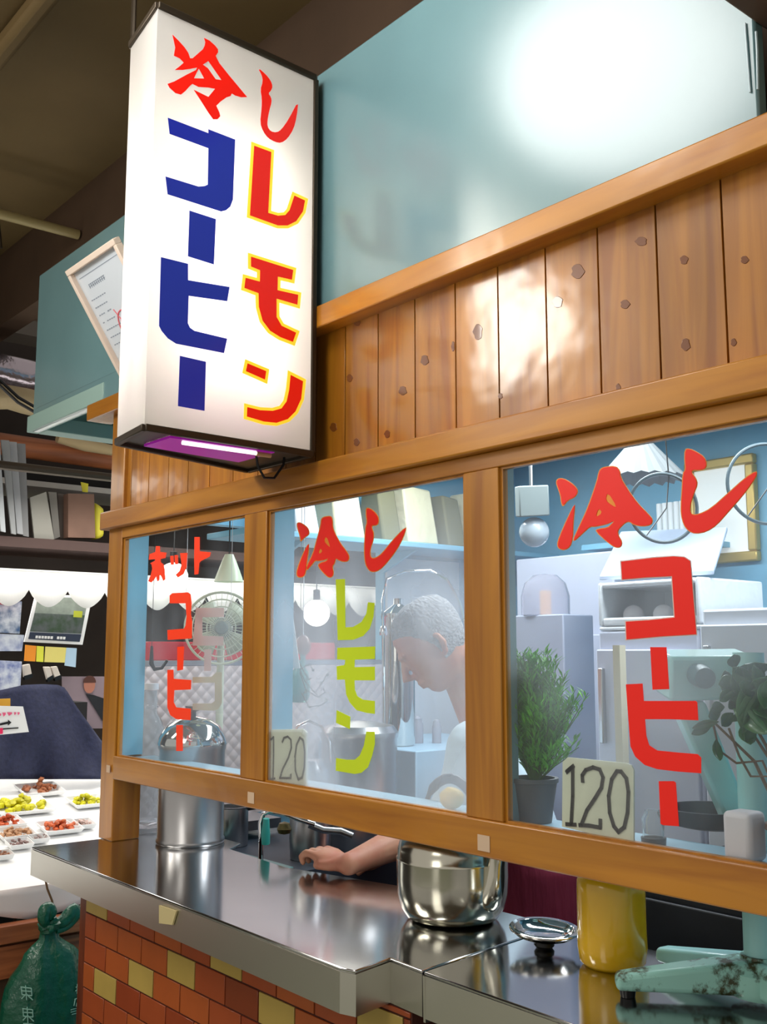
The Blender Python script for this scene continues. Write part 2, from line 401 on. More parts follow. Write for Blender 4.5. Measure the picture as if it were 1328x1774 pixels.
# ---------------------------------------------------------------- windows
def glass_mat(name, lo, hi, sc, seed):
    m = bpy.data.materials.new(name); m.use_nodes = True; nt = m.node_tree
    for n in list(nt.nodes): nt.nodes.remove(n)
    N = nt.nodes.new; out = N('ShaderNodeOutputMaterial')
    tr = N('ShaderNodeBsdfTransparent'); tr.inputs[0].default_value = (0.97, 0.99, 0.99, 1)
    gl = N('ShaderNodeBsdfGlossy'); gl.inputs['Roughness'].default_value = 0.02
    fr = N('ShaderNodeFresnel'); fr.inputs['IOR'].default_value = 1.35
    mx = N('ShaderNodeMixShader'); ge = N('ShaderNodeNewGeometry'); om = N('ShaderNodeMath'); om.operation = 'SUBTRACT'; om.inputs[0].default_value = 1; nt.links.new(ge.outputs['Backfacing'], om.inputs[1]); fm_ = N('ShaderNodeMath'); fm_.operation = 'MULTIPLY'; nt.links.new(fr.outputs[0], fm_.inputs[0]); nt.links.new(om.outputs[0], fm_.inputs[1]); nt.links.new(fm_.outputs[0], mx.inputs[0]); nt.links.new(tr.outputs[0], mx.inputs[1]); nt.links.new(gl.outputs[0], mx.inputs[2])
    df = N('ShaderNodeBsdfDiffuse'); df.inputs[0].default_value = (0.78, 0.80, 0.86, 1)
    tl = N('ShaderNodeBsdfTranslucent'); tl.inputs[0].default_value = (0.85, 0.88, 0.95, 1)
    hz = N('ShaderNodeMixShader'); hz.inputs[0].default_value = 0.6; nt.links.new(df.outputs[0], hz.inputs[1]); nt.links.new(tl.outputs[0], hz.inputs[2])
    tc = N('ShaderNodeTexCoord'); mp = N('ShaderNodeMapping'); mp.inputs['Location'].default_value = (seed, seed*.3, 0); mp.inputs['Scale'].default_value = (sc*1.6, sc, sc)
    no = N('ShaderNodeTexNoise'); no.inputs['Scale'].default_value = 1; no.inputs['Detail'].default_value = 2
    nt.links.new(tc.outputs['Object'], mp.inputs[0]); nt.links.new(mp.outputs[0], no.inputs['Vector'])
    sx = N('ShaderNodeSeparateXYZ'); nt.links.new(tc.outputs['Object'], sx.inputs[0])
    # the condensation film is thickest at mid height and thins out near the top of the pane
    mr = N('ShaderNodeMapRange'); mr.inputs[1].default_value = 0.60; mr.inputs[2].default_value = 0.36; mr.inputs[3].default_value = 0.1; mr.inputs[4].default_value = 1.0; nt.links.new(sx.outputs[2], mr.inputs[0])
    m2 = N('ShaderNodeMapRange'); m2.inputs[1].default_value = 0.35; m2.inputs[2].default_value = 0.65; m2.inputs[3].default_value = lo; m2.inputs[4].default_value = hi; nt.links.new(no.outputs['Fac'], m2.inputs[0])
    mu = N('ShaderNodeMath'); mu.operation = 'MULTIPLY'; nt.links.new(mr.outputs[0], mu.inputs[0]); nt.links.new(m2.outputs[0], mu.inputs[1])
    fx = N('ShaderNodeMixShader'); nt.links.new(mu.outputs[0], fx.inputs[0]); nt.links.new(mx.outputs[0], fx.inputs[1]); nt.links.new(hz.outputs[0], fx.inputs[2])
    nt.links.new(fx.outputs[0], out.inputs[0])
    return m
GY = 0.010
m_g = [glass_mat('window_glass_clear', 0.02, 0.12, 3, 1.0), glass_mat('window_glass_steamed', 0.16, 0.42, 3, 4.0), glass_mat('window_glass_misted', 0.04, 0.18, 3, 9.0)]
def glyph(mb, pts, x0, y0, s, off=0, holes=(), smooth=False, dep=0.0, round_=1):
    if off: pts = offset2d(pts, off); holes = [offset2d(h, -off) for h in holes if off < 0]
    if smooth: pts = chaikin(pts, round_); holes = [chaikin(h, 1) for h in holes]
    f = lambda L: [at(x, y, **PL) for x, y in crop(x0, y0, s, L)]
    P = {k: v for k, v in PL.items()}
    mb.poly(f(pts), EXT, [f(h) for h in holes])
wins = []
for i, (a, b) in enumerate(WX):
    fr = MB()   # thin glazing beads around each pane
    fr.box(a-.004, a+.004, .006, .018, GZ0, GZ1); fr.box(b-.004, b+.004, .006, .018, GZ0, GZ1)
    fr.box(a+.004, b-.004, .006, .018, GZ1-.004, GZ1+.002); fr.box(a+.004, b-.004, .006, .018, GZ0-.002, GZ0+.003)
    wo = struct(fr.build('window_%d' % (i+1), m_post))
    MB().box(a+.0042, b-.0042, GY, GY+.004, GZ0+.0032, GZ1-.0042).build('pane', m_g[i], wo)
    wins.append(wo)
PL = {'Y': GY-.0008}; EXT = (0, -.0006, 0)
# right window
S3 = (940, 760, .29217)
k1 = [(90,240),(120,238),(165,262),(200,295),(205,320),(185,348),(148,362),(120,398),(112,375),(108,335),(92,290),(82,260)]
k2 = [(190,385),(186,420),(178,500),(176,590),(160,640),(130,658),(100,652),(88,630),(100,585),(150,470)]
k3 = [(345,180),(370,170),(430,165),(455,190),(458,230),(500,300),(560,385),(620,445),(650,480),(640,510),(590,518),(540,508),(515,488),(490,495),(462,520),(440,548),(448,580),(468,612),(462,640),(435,645),(395,620),(315,548),(330,537),(385,530),(410,508),(428,485),(380,505),(310,520),(280,518),(235,560),(188,603),(183,598),(215,530),(270,410),(325,250),(333,205)]
h3 = [[(385,315),(440,405),(415,400),(370,365)], [(330,410),(355,440),(312,468)]]
shi = [(845,65),(870,62),(910,80),(955,110),(970,150),(960,178),(930,185),(885,183),(880,205),(905,235),(915,270),(895,320),(875,380),(870,430),(885,455),(930,450),(1000,415),(1100,325),(1200,235),(1262,195),(1268,210),(1240,260),(1180,340),(1100,430),(1030,510),(970,550),(905,562),(865,545),(838,510),(822,450),(822,380),(828,300),(832,210),(850,180),(843,130)]
def two_tone(win, name, sets, m_main, m_edge, S, off):
    """sets: list of (points, holes, smooth)"""
    global PL
    lay = PL
    for pts, holes, sm in sets:
        if m_edge:
            e = MB(); glyph(e, pts, *S, off=off, smooth=sm); e2 = e
            e2.build(name+'_outline', m_edge, win)
    PL = {k: v+OUT for k, v in lay.items()}
    for pts, holes, sm in sets:
        g = MB(); glyph(g, pts, *S, holes=holes, smooth=sm); g.build(name, m_main, win)
    PL = lay
OUT = -.0007
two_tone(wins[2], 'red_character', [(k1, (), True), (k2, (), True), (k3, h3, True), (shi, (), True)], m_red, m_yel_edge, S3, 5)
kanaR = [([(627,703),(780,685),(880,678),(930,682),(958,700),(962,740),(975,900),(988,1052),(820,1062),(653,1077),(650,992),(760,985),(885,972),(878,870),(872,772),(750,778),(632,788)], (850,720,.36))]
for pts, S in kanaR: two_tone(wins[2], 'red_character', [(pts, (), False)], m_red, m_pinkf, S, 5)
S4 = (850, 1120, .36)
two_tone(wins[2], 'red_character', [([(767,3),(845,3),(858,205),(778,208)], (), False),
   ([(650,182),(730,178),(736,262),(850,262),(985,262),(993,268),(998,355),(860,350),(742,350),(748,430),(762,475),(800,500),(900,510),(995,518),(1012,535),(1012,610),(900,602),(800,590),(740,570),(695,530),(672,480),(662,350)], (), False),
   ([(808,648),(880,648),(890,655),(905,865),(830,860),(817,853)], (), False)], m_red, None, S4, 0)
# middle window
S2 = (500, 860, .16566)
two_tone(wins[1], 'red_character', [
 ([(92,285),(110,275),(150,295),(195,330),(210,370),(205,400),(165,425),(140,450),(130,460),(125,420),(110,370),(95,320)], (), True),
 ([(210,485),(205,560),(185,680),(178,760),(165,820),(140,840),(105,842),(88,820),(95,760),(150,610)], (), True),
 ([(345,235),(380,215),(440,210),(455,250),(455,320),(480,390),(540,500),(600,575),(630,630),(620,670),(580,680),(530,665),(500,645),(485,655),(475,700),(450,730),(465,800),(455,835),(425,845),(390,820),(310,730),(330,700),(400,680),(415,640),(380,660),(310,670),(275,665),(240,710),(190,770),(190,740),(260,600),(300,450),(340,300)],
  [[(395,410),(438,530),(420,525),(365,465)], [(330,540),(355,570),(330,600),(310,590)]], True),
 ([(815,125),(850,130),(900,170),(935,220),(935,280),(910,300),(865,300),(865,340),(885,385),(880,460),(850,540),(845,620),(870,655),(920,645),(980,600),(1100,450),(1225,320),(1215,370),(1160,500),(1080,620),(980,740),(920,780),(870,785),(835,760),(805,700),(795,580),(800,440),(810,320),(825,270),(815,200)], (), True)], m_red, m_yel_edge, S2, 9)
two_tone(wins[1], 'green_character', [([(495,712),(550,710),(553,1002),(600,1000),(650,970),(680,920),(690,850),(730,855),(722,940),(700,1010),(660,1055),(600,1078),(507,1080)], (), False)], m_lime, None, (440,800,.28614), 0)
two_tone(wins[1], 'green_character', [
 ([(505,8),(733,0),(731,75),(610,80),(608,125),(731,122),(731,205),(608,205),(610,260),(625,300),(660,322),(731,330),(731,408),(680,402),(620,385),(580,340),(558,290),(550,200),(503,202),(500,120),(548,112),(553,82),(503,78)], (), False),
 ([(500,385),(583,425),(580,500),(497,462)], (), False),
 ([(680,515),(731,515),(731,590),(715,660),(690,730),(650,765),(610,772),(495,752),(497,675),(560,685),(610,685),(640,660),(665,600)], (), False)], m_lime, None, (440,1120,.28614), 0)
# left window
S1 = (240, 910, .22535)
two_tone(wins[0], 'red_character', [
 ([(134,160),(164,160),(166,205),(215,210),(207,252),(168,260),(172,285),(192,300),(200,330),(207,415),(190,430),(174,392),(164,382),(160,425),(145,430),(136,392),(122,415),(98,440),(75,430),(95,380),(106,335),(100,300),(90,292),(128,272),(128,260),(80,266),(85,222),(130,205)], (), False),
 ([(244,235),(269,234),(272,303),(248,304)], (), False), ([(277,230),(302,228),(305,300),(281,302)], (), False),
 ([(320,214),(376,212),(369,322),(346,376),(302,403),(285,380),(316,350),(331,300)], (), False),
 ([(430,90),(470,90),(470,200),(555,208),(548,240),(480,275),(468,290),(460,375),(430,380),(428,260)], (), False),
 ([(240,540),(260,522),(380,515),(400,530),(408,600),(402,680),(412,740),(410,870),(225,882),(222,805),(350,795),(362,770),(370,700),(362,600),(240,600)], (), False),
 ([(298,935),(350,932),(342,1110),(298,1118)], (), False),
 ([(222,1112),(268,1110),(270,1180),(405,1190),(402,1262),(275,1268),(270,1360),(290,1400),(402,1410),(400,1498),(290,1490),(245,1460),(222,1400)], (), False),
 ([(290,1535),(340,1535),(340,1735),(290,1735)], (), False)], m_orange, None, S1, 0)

# inner blue posts behind each wooden member, sill board and soffit inside
struct(MB().box(-2.7415, -2.737, 0.0205, 0.082, GZ0, 2.2).build('trim_13', m_bluein))
struct(MB().box(-2.086, -1.998, 0.0205, 0.080, 1.16, 2.2).build('trim_14', m_bluein))
struct(MB().box(-1.346, -1.262, 0.0205, 0.042, 1.16, 2.2).build('trim_15', mat('blue_grey_paint', (122, 160, 172), 0.45, mott=0.15)))
struct(MB().box(-2.736, XR, 0.0205, 0.118, 1.192, 1.2125).build('trim_16', mat('sill_board_paint', (150, 186, 206), 0.4)))
# shop interior shell
IX0, IX1, IY1, IZ1 = -3.05, 0.3, 1.95, 2.3
struct(MB().box(IX0-.05, IX1, IY1, IY1+.05, 0, 2.3).build('wall_back', m_bluein))
lw = MB(); lw.box(IX0-.05, IX0, 1.22, IY1, 0, 2.3); lw.box(IX0-.05, IX0, .135, 1.22, 0, 0.98); lw.box(IX0-.05, IX0, .135, 1.22, 1.93, 2.3)
struct(lw.build('wall_left', m_bluein))
struct(MB().box(IX1, IX1+.05, .1, IY1, 0, 2.3).build('wall_right', m_bluein))
struct(MB().box(IX0-.05, IX1, 0.42, IY1+.05, 2.3, 2.32).build('wall_soffit', m_teal))
struct(MB().box(-2.74, IX1, 0.05, 0.42, 2.24, 2.26).build('trim_17', m_teal))
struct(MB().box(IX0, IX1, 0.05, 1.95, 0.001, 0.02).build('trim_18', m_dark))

# ---------------------------------------------------------------- lit sign
sg = thing('hanging_sign', 'tall white backlit box sign with red and blue Japanese lettering', 'sign', (-1.86, -0.23, 1.905))
ZB, ZT = 1.9205, 2.763
FL, FR, RL, RR = (-1.752, -.431), (-1.768, -.036), (-1.913, -.41), (-2.02, -.036)
def pr(c, z): return (c[0], c[1], z)
tm = bpy.data.materials.new('sign_acrylic'); tm.use_nodes = True; nt = tm.node_tree
for n in list(nt.nodes): nt.nodes.remove(n)
N = nt.nodes.new; out = N('ShaderNodeOutputMaterial'); tl = N('ShaderNodeBsdfTranslucent'); tl.inputs[0].default_value = (.86, .82, .78, 1)
df = N('ShaderNodeBsdfDiffuse'); df.inputs[0].default_value = (.82, .79, .75, 1); gl = N('ShaderNodeBsdfGlossy'); gl.inputs['Roughness'].default_value = .06
mx = N('ShaderNodeMixShader'); mx.inputs[0].default_value = .5; nt.links.new(tl.outputs[0], mx.inputs[1]); nt.links.new(df.outputs[0], mx.inputs[2])
fr = N('ShaderNodeFresnel'); m3 = N('ShaderNodeMixShader'); nt.links.new(fr.outputs[0], m3.inputs[0]); nt.links.new(mx.outputs[0], m3.inputs[1]); nt.links.new(gl.outputs[0], m3.inputs[2]); nt.links.new(m3.outputs[0], out.inputs[0])
tclr = bpy.data.materials.new('clear_inner_layer'); tclr.use_nodes = True; nt = tclr.node_tree
for n in list(nt.nodes): nt.nodes.remove(n)
_o = nt.nodes.new('ShaderNodeOutputMaterial'); _t = nt.nodes.new('ShaderNodeBsdfTransparent'); nt.links.new(_t.outputs[0], _o.inputs[0])
def vpanel(a, b, z0, z1, t, inward):
    a, b, n = Vector((*a, 0)), Vector((*b, 0)), Vector((*inward, 0)).normalized()*t
    P = lambda v, z: Vector((v.x, v.y, z))
    g = MB().hexa([P(a, z0), P(b, z0), P(b+n, z0), P(a+n, z0)], [P(a, z1), P(b, z1), P(b+n, z1), P(a+n, z1)])
    g.m = [1, 1, 0, 1, 1, 1]; return g
vpanel(FL, FR, ZB, ZT, .003, (-1, 0)).build('front_panel', [tm, tclr], sg)
vpanel(RL, RR, ZB, ZT, .003, (1, .3)).build('rear_panel', [tm, tclr], sg)
vpanel(FL, RL, ZB, ZT, .003, (0, 1)).build('edge_panel', [tm, tclr], sg)
fm = MB()
def ring(z, h, ex):
    c = [Vector((*p, z)) for p in (FL, FR, RR, RL)]
    for p, q in zip(c, c[1:]+c[:1]): fm.bar(p, q, ex, h)
ring(ZT+.004, .014, .012); ring(ZB-.004, .014, .012)
fm.bar(pr(FR, ZB), pr(FR, ZT), .010, .012, up=(0,1,0)); fm.bar(pr(RR, ZB), pr(RR, ZT), .010, .012, up=(0,1,0))
fm.build('metal_frame', m_bronze, sg, bevel=.002)
MB().hexa([pr(FR, ZB), (FR[0], FR[1]+.004, ZB), (RR[0], RR[1]+.004, ZB), pr(RR, ZB)], [pr(FR, ZT), (FR[0], FR[1]+.004, ZT), (RR[0], RR[1]+.004, ZT), pr(RR, ZT)]).build('back_plate', m_bronze, sg)
# bottom tray with a magenta acrylic insert
bp_ = MB(); ins = [Vector((-1.785, -.36, ZB-.003)), Vector((-1.785, -.12, ZB-.003)), Vector((-1.925, -.12, ZB-.003)), Vector((-1.895, -.36, ZB-.003))]
outl = [Vector((*p, ZB-.003)) for p in (FL, FR, RR, RL)]
bp_.poly(outl, (0, 0, .003), [ins]); bp_.build('bottom_plate', mat('grey_brown_metal', (86, 78, 68), .4, .5), sg)
MB().hexa([v-Vector((0,0,.006)) for v in ins], [v-Vector((0,0,.001)) for v in ins]).build('magenta_insert', mat('magenta_acrylic', (150, 30, 150), .3, emit=(160, 30, 160), es=.45), sg)
MB().tube([(-1.792, -.33, ZB-.0135), (-1.792, -.16, ZB-.0135)], .0042, 8).build('lamp_tube', mat('lamp_tube_glass', (250, 250, 250), .3, emit=(255, 250, 245), es=1.6), sg, smooth=True)
MB().lathe([(.001,0),(.005,0),(.005,.035),(.001,.036)], (-1.792, -.16, ZB-.0145), 10, (0,1,0)).build('tube_cap', mat('tan_lamp_cap', (206, 160, 120), .5), sg, smooth=True)
cb_ = MB().tube([Vector((-1.84, -.13, ZB-.004)), Vector((-1.84, -.125, ZB-.03)), Vector((-1.845, -.105, ZB-.052)), Vector((-1.845, -.08, ZB-.05)), Vector((-1.84, -.06, ZB-.02)), Vector((-1.84, -.058, ZB-.001))], .0028, 7)
cb_.build('cable', m_black, sg, smooth=True)
MB().tube([(-1.925, -.40, ZT+.006), (-1.925, -.40, ZC-.001)], .006, 8).build('hanger_rod', m_bronze, sg, smooth=True)
rs = MB(); 
for y in (-.30, -.165): rs.tube([(-1.85, y, ZB+.10), (-1.85, y, ZT-.20)], .013, 10)
rs.build('fluorescent_tubes', mat('sign_tube_phosphor', (255, 252, 245), .5, emit=(255, 250, 240), es=SIGN_E), sg, smooth=True)
# lettering on the sign face
def XF(y): return FL[0]+(FR[0]-FL[0])*(y-FL[1])/(FR[1]-FL[1])
def onface(px, py):
    p = at(px, py, X=-1.756)
    for _ in range(3): p = at(px, py, X=XF(p.y)+.0006)
    return p
def sglyph(name, pts, S, m, off=0, lift=0.0, holes=(), sm=False):
    if off: pts = offset2d(pts, off)
    if sm: pts = chaikin(pts, 1)
    f = lambda L: [onface(x, y)+Vector((lift, 0, 0)) for x, y in crop(*S, L)]
    MB().poly(f(pts), (.0005, 0, 0), [f(h) for h in holes]).build(name, m, sg)
A, B_, C_ = (270, 40, .21084), (270, 240, .21084), (260, 440, .21837)
sglyph('red_character', [(135,95),(185,145),(235,200),(265,245),(280,290),(300,290),(345,250),(385,215),(400,185),(405,155),(395,122),(440,145),(485,185),(508,215),(510,240),(490,270),(520,330),(600,430),(700,550),(748,608),(700,610),(650,595),(622,578),(612,600),(580,610),(530,645),(495,680),(520,735),(527,765),(505,790),(470,790),(430,735),(370,640),(310,548),(345,565),(430,607),(485,540),(430,530),(350,525),(300,500),(280,515),(240,560),(205,588),(160,575),(110,530),(95,500),(150,480),(250,425),(328,386),(338,366),(290,375),(220,385),(155,385),(195,355),(228,325),(195,290),(147,268),(158,200),(145,140)], A, m_sred,
       holes=[[(352,374),(396,456),(312,454),(335,405)], [(430,312),(538,468),(490,462),(425,370),(385,342)]])
sglyph('red_character', [(838,368),(900,420),(940,470),(958,520),(945,555),(922,578),(945,610),(950,650),(930,720),(915,800),(915,850),(940,890),(990,900),(1030,875),(1090,790),(1170,635),(1155,770),(1130,870),(1080,950),(1030,985),(980,978),(920,945),(880,890),(855,820),(868,700),(870,620),(858,545),(878,480),(870,430)], A, m_sred, sm=True)
sglyph('blue_character', [(97,-171),(430,-44),(430,-76),(650,9),(632,500),(610,560),(575,590),(535,600),(95,458),(78,312),(350,395),(400,390),(425,378),(430,80),(112,-38)], B_, m_sblue)
sglyph('blue_character', [(275,592),(492,662),(475,1035),(262,968)], B_, m_sblue)
sglyph('blue_character', [(85,25),(300,78),(300,208),(630,262),(610,375),(305,332),(298,550),(315,585),(350,610),(610,672),(585,787),(205,712),(140,670),(90,610),(70,570)], C_, m_sblue)
sglyph('blue_character', [(235,808),(442,855),(430,1245),(220,1207)], C_, m_sblue)
for pts, S in (([(805,60),(945,112),(920,612),(1000,635),(1060,630),(1095,590),(1135,470),(1222,510),(1205,600),(1150,680),(1080,715),(1000,715),(770,632)], B_),
    ([(798,22),(1132,128),(1122,205),(1010,180),(1008,288),(1172,325),(1165,403),(1000,355),(1000,500),(1040,570),(1155,625),(1130,698),(1030,660),(950,610),(890,530),(860,420),(858,312),(745,270),(755,190),(868,220),(870,130),(798,100)], C_),
    ([(770,868),(918,930),(908,997),(757,930)], C_),
    ([(1112,960),(1210,1010),(1195,1150),(1150,1250),(1090,1310),(1000,1340),(900,1330),(765,1290),(768,1215),(870,1240),(970,1245),(1040,1225),(1080,1170),(1100,1080)], C_)):
    sglyph('yellow_outline', pts, S, m_syel, off=24)
    sglyph('red_character', pts, S, m_sred, lift=.0007)

# ---------------------------------------------------------------- notice hung on the blue board
nd = at(222, 662, Y=-.03); na = at(121, 467, X=nd.x); nb_ = at(192, 420, Y=na.y)
ux = Vector((.30, 0, 0)); uz = nd-na
uxn = ux.normalized(); uzn = uz.normalized(); NN = uxn.cross(uzn).normalized()
if NN.y > 0: NN = -NN
nt_ = thing('framed_notice', 'white framed paper notice with a red stamp tilting on the blue board', 'picture frame', na+uz)
FW = .016
f1 = MB()
def para(mb, o, a, b, y0, y1):
    d0, d1 = NN*(-.034-y0+.02), NN*(-.034-y1+.02)   # thickness measured along the notice's own normal
    d0, d1 = NN*(-y0-.016), NN*(-y1-.016)
    mb.hexa([o+d0, o+a+d0, o+a+b+d0, o+b+d0], [o+d1, o+a+d1, o+a+b+d1, o+b+d1])
para(f1, na, ux, uzn*FW, -.034, -.013); para(f1, na+uz-uzn*FW, ux, uzn*FW, -.034, -.013)
para(f1, na+uzn*FW, uxn*FW, uz-uzn*2*FW, -.034, -.013); para(f1, na+ux-uxn*FW+uzn*FW, uxn*FW, uz-uzn*2*FW, -.034, -.013)
f1.build('frame', mat('pale_wood_frame', (222, 204, 190), .5), nt_, bevel=.002)
f2 = MB(); para(f2, na+uxn*FW+uzn*FW, ux-uxn*2*FW, uz-uzn*2*FW, -.020, -.014); f2.build('paper', mat('notice_paper', (206, 214, 224), .4, coat=.5), nt_)
ln = MB(); para(ln, na+uxn*.03+uzn*.035, uxn*(ux.length-.06), uzn*.002, -.0206, -.0203)
for k in range(9):
    o_ = na+uxn*(.06+.011*k)+uzn*.06
    para(ln, o_, uxn*.004, uzn*.012, -.0206, -.0203); para(ln, o_-uzn*.0+uxn*.002, uxn*.007, uzn*.002, -.0206, -.0203); para(ln, o_+uzn*.006, uxn*.009, uzn*.002, -.0206, -.0203)
for r_ in range(7):
    for k in range(7):
        if random.random() < .8: para(ln, na+uxn*(.035+.013*k)+uzn*(.10+.022*r_), uxn*.009, uzn*.003, -.0206, -.0203)
ln.build('grey_writing', mat('notice_ink', (140, 150, 166), .6), nt_)
st_ = MB(); c0 = na+uxn*.150+uzn*.21
for rr in (.05, .034): st_.tube([c0+uxn*rr*.8*math.cos(t*PI/10)+uzn*rr*math.sin(t*PI/10)+NN*.0046 for t in range(20)], .0022, 5, close=True)
st_.tube([c0-uzn*.06-uxn*.03+NN*.0046, c0+uxn*.0+uzn*.01+NN*.0046, c0-uzn*.06+uxn*.04+NN*.0046], .002, 5)
st_.build('red_stamp', mat('stamp_red', (216, 110, 120), .6), nt_)
# ---------------------------------------------------------------- counter and tiled front
def dep(p): return (Vector(p)-CAM).dot(FWD)
def sz(px, p): return px*dep(p)/FPX
AP = 0.072
ct = thing('steel_counter', 'polished stainless steel counter top with a clipped corner over the tiled wall', 'counter', (-2.1, 0.03, CZ-AP))
P1 = [(-2.806,-.197), (-1.430,-.212), (-1.400,-.202), (-1.418,-.114), (-1.332,-.119), (-1.378,.268), (-1.83,.256), (-2.16,.176), (-2.45,.196), (-2.50,.262), (-2.806,.268)]
def slab(pts, z0, z1, mb): return mb.poly([(x, y, z1) for x, y in pts], (0, 0, z0-z1))
mb = MB(); slab(P1, CZ-.006, CZ, mb); mb.build('top_plate', m_steel, ct, bevel=.0025)
mb = MB(); a = P1
for p, q in zip(a[:4], a[1:5]):
    p, q = Vector((*p, 0)), Vector((*q, 0)); n = Vector(((q-p).y, -(q-p).x, 0)).normalized()*-.002
    zt_, zb_ = CZ-.0062, CZ-AP
    mb.hexa([p+Vector((0,0,zb_)), q+Vector((0,0,zb_)), q+n+Vector((0,0,zb_)), p+n+Vector((0,0,zb_))], [p+Vector((0,0,zt_)), q+Vector((0,0,zt_)), q+n+Vector((0,0,zt_)), p+n+Vector((0,0,zt_))])
mb.box(-2.806, -2.804, -.195, .268, CZ-AP, CZ-.0062)
mb.build('apron', m_apron, ct)
tp = MB(); c = [at(x, y, Y=-.2005) for x, y in ((283,1567),(313,1577),(306,1601),(283,1598))]
tp.hexa([c[3]-Vector((0,.0105,0)), c[2]-Vector((0,.0105,0)), c[2]+Vector((0,-.0065,0)), c[3]+Vector((0,-.0065,0))], [c[0]-Vector((0,.0105,0)), c[1]-Vector((0,.0105,0)), c[1]+Vector((0,-.0065,0)), c[0]+Vector((0,-.0065,0))])
tp.build('tape_patch', mat('masking_tape', (206, 190, 140), .6), ct)
c2 = thing('steel_side_counter', 'nearer stainless steel counter section right of the seam', 'counter', (-.9, .07, CZ-AP))
P2 = [(-1.326,-.121), (-.40,-.121), (-.40,.268), (-1.372,.268)]
mb = MB(); slab(P2, CZ-.006, CZ, mb); mb.build('top_plate', m_steel, c2, bevel=.0025)
mb = MB().box(-1.326, -.40, -.121, -.119, CZ-AP, CZ-.0062); mb.hexa([(-1.3268,-.121,CZ-AP-.006),(-1.3215,-.121,CZ-AP-.006),(-1.3215,-.105,CZ-AP-.006),(-1.3268,-.105,CZ-AP-.006)],[(-1.3268,-.1225,CZ-.0062),(-1.3215,-.1225,CZ-.0062),(-1.3215,-.105,CZ-.0062),(-1.3268,-.105,CZ-.0062)])
mb.build('apron', m_apron, c2)
# tiles
TW, TH = .1248, .0607
m_grout = mat('dark_red_grout', (74, 34, 24), .8)
m_tiles = [mat('terracotta_tile_'+n, c, .4, coat=.2, mott=.1, mscale=12) for n, c in (('orange', (184, 92, 42)), ('russet', (158, 68, 34)), ('brick', (172, 80, 40)), ('umber', (142, 64, 32)), ('straw', (196, 168, 88)))]
TY = -.115; TX0 = at(148, 1620, Y=TY).x
tw_ = MB(); tw_.mi = 5; tw_.box(TX0, -1.362, TY, TY+.08, 0, CZ-AP-.001)
straw = [at(x, y, Y=TY) for x, y in ((167,1568),(246,1692),(183,1709),(315,1674),(391,1668),(655,1766),(452,1745))]
rt = random.Random(11)
for r_ in range(0, 16):
    z0 = .782+TH*(r_-13); z1 = z0+TH
    x = -2.442-TW*4+(0 if r_ % 2 else TW/2)
    while x < -1.362:
        a_, b_ = max(x, TX0), min(x+TW, -1.362); zz = min(z1, CZ-AP-.001); za = max(z0, 0)
        if b_-a_ > .01 and zz-za > .006:
            cc = rt.choice([0,0,1,2,2,3])
            if any(a_ < p.x < b_ and za < p.z < zz for p in straw): cc = 4
            tw_.mi = cc; tw_.box(a_+.0022, b_-.0022, TY-.003, TY+.001, za+.0018, zz-.0018)
        x += TW
struct(tw_.build('wall_counter', m_tiles+[m_grout], bevel=.0008, seg=1))
struct(MB().box(TX0-.06, TX0-.001, TY+.01, TY+.07, 0, CZ-AP-.001).build('trim_30', wood('reddish_brown_wood', (128, 62, 40), (90, 40, 26), 'z')))
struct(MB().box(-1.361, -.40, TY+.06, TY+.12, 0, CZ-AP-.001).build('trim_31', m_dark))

# ---------------------------------------------------------------- things on the counter
def lathe_thing(): pass
pc = at(325, 1461, Z=CZ); pc = Vector((-2.598, .162, CZ))
pt = thing('stock_pot', 'tall cylindrical steel stock pot with domed lid beside the corner post', 'pot', pc)
RP = sz(59, pc)
MB().lathe([(.001,.0),(RP*.97,.0),(RP,.004),(RP,.012),(RP*.965,.016),(RP*.965,.245),(RP*.99,.25),(RP*1.0,.262),(RP*.95,.262),(RP*.93,.25),(RP*.93,.02),(.001,.02)], pc+Vector((0,0,.0005)), 48).build('body', m_steeld, pt, smooth=True)
MB().lathe([(RP*1.02,.262),(RP*1.03,.268),(RP*.98,.285),(RP*.8,.312),(RP*.5,.330),(RP*.2,.338),(.001,.339)], pc, 48).build('lid', m_steel2, pt, smooth=True)
MB().lathe([(.008,.336),(.008,.35),(.022,.356),(.022,.366),(.001,.37)], pc, 20).build('knob', m_black, pt, smooth=True)

kc = Vector((-1.545, .150, CZ+.0005))
kt = thing('kettle', 'large polished aluminium kettle standing on the steel counter', 'kettle', kc)
R = sz(97, kc)
MB().lathe([(.001,.0),(R*.68,.0),(R*.82,.006),(R*.93,.024),(R*.985,.05),(R*1.0,.08),(R*1.0,.112),(R*1.005,.115),(R*.985,.118),(R*.98,.132),(R*.93,.15),(R*.82,.166),(R*.68,.177),(R*.5,.183)], kc, 64).build('body', m_alu, kt, smooth=True, angle=60)
MB().lathe([(R*.52,.184),(R*.5,.190),(R*.3,.2),(.012,.208),(.001,.208)], kc, 40).build('lid', m_alu, kt, smooth=True)
MB().lathe([(.006,.209),(.006,.214),(.016,.218),(.014,.230),(.001,.233)], kc, 20).build('knob', m_black, kt, smooth=True)
sdir = (RGT*.66 - Vector((FWD.x, FWD.y, 0))*.75).normalized()
MB().tube([kc+sdir*(R*.76)+Vector((0,0,.048)), kc+sdir*(R*.92)+Vector((0,0,.056)), kc+sdir*(R*1.02)+Vector((0,0,.085)), kc+sdir*(R*1.05)+Vector((0,0,.12)), kc+sdir*(R*1.14)+Vector((0,0,.152)), kc+sdir*(R*1.32)+Vector((0,0,.174))], [.032,.028,.022,.018,.015,.014], 20).build('spout', m_alu, kt, smooth=True, sub=1)
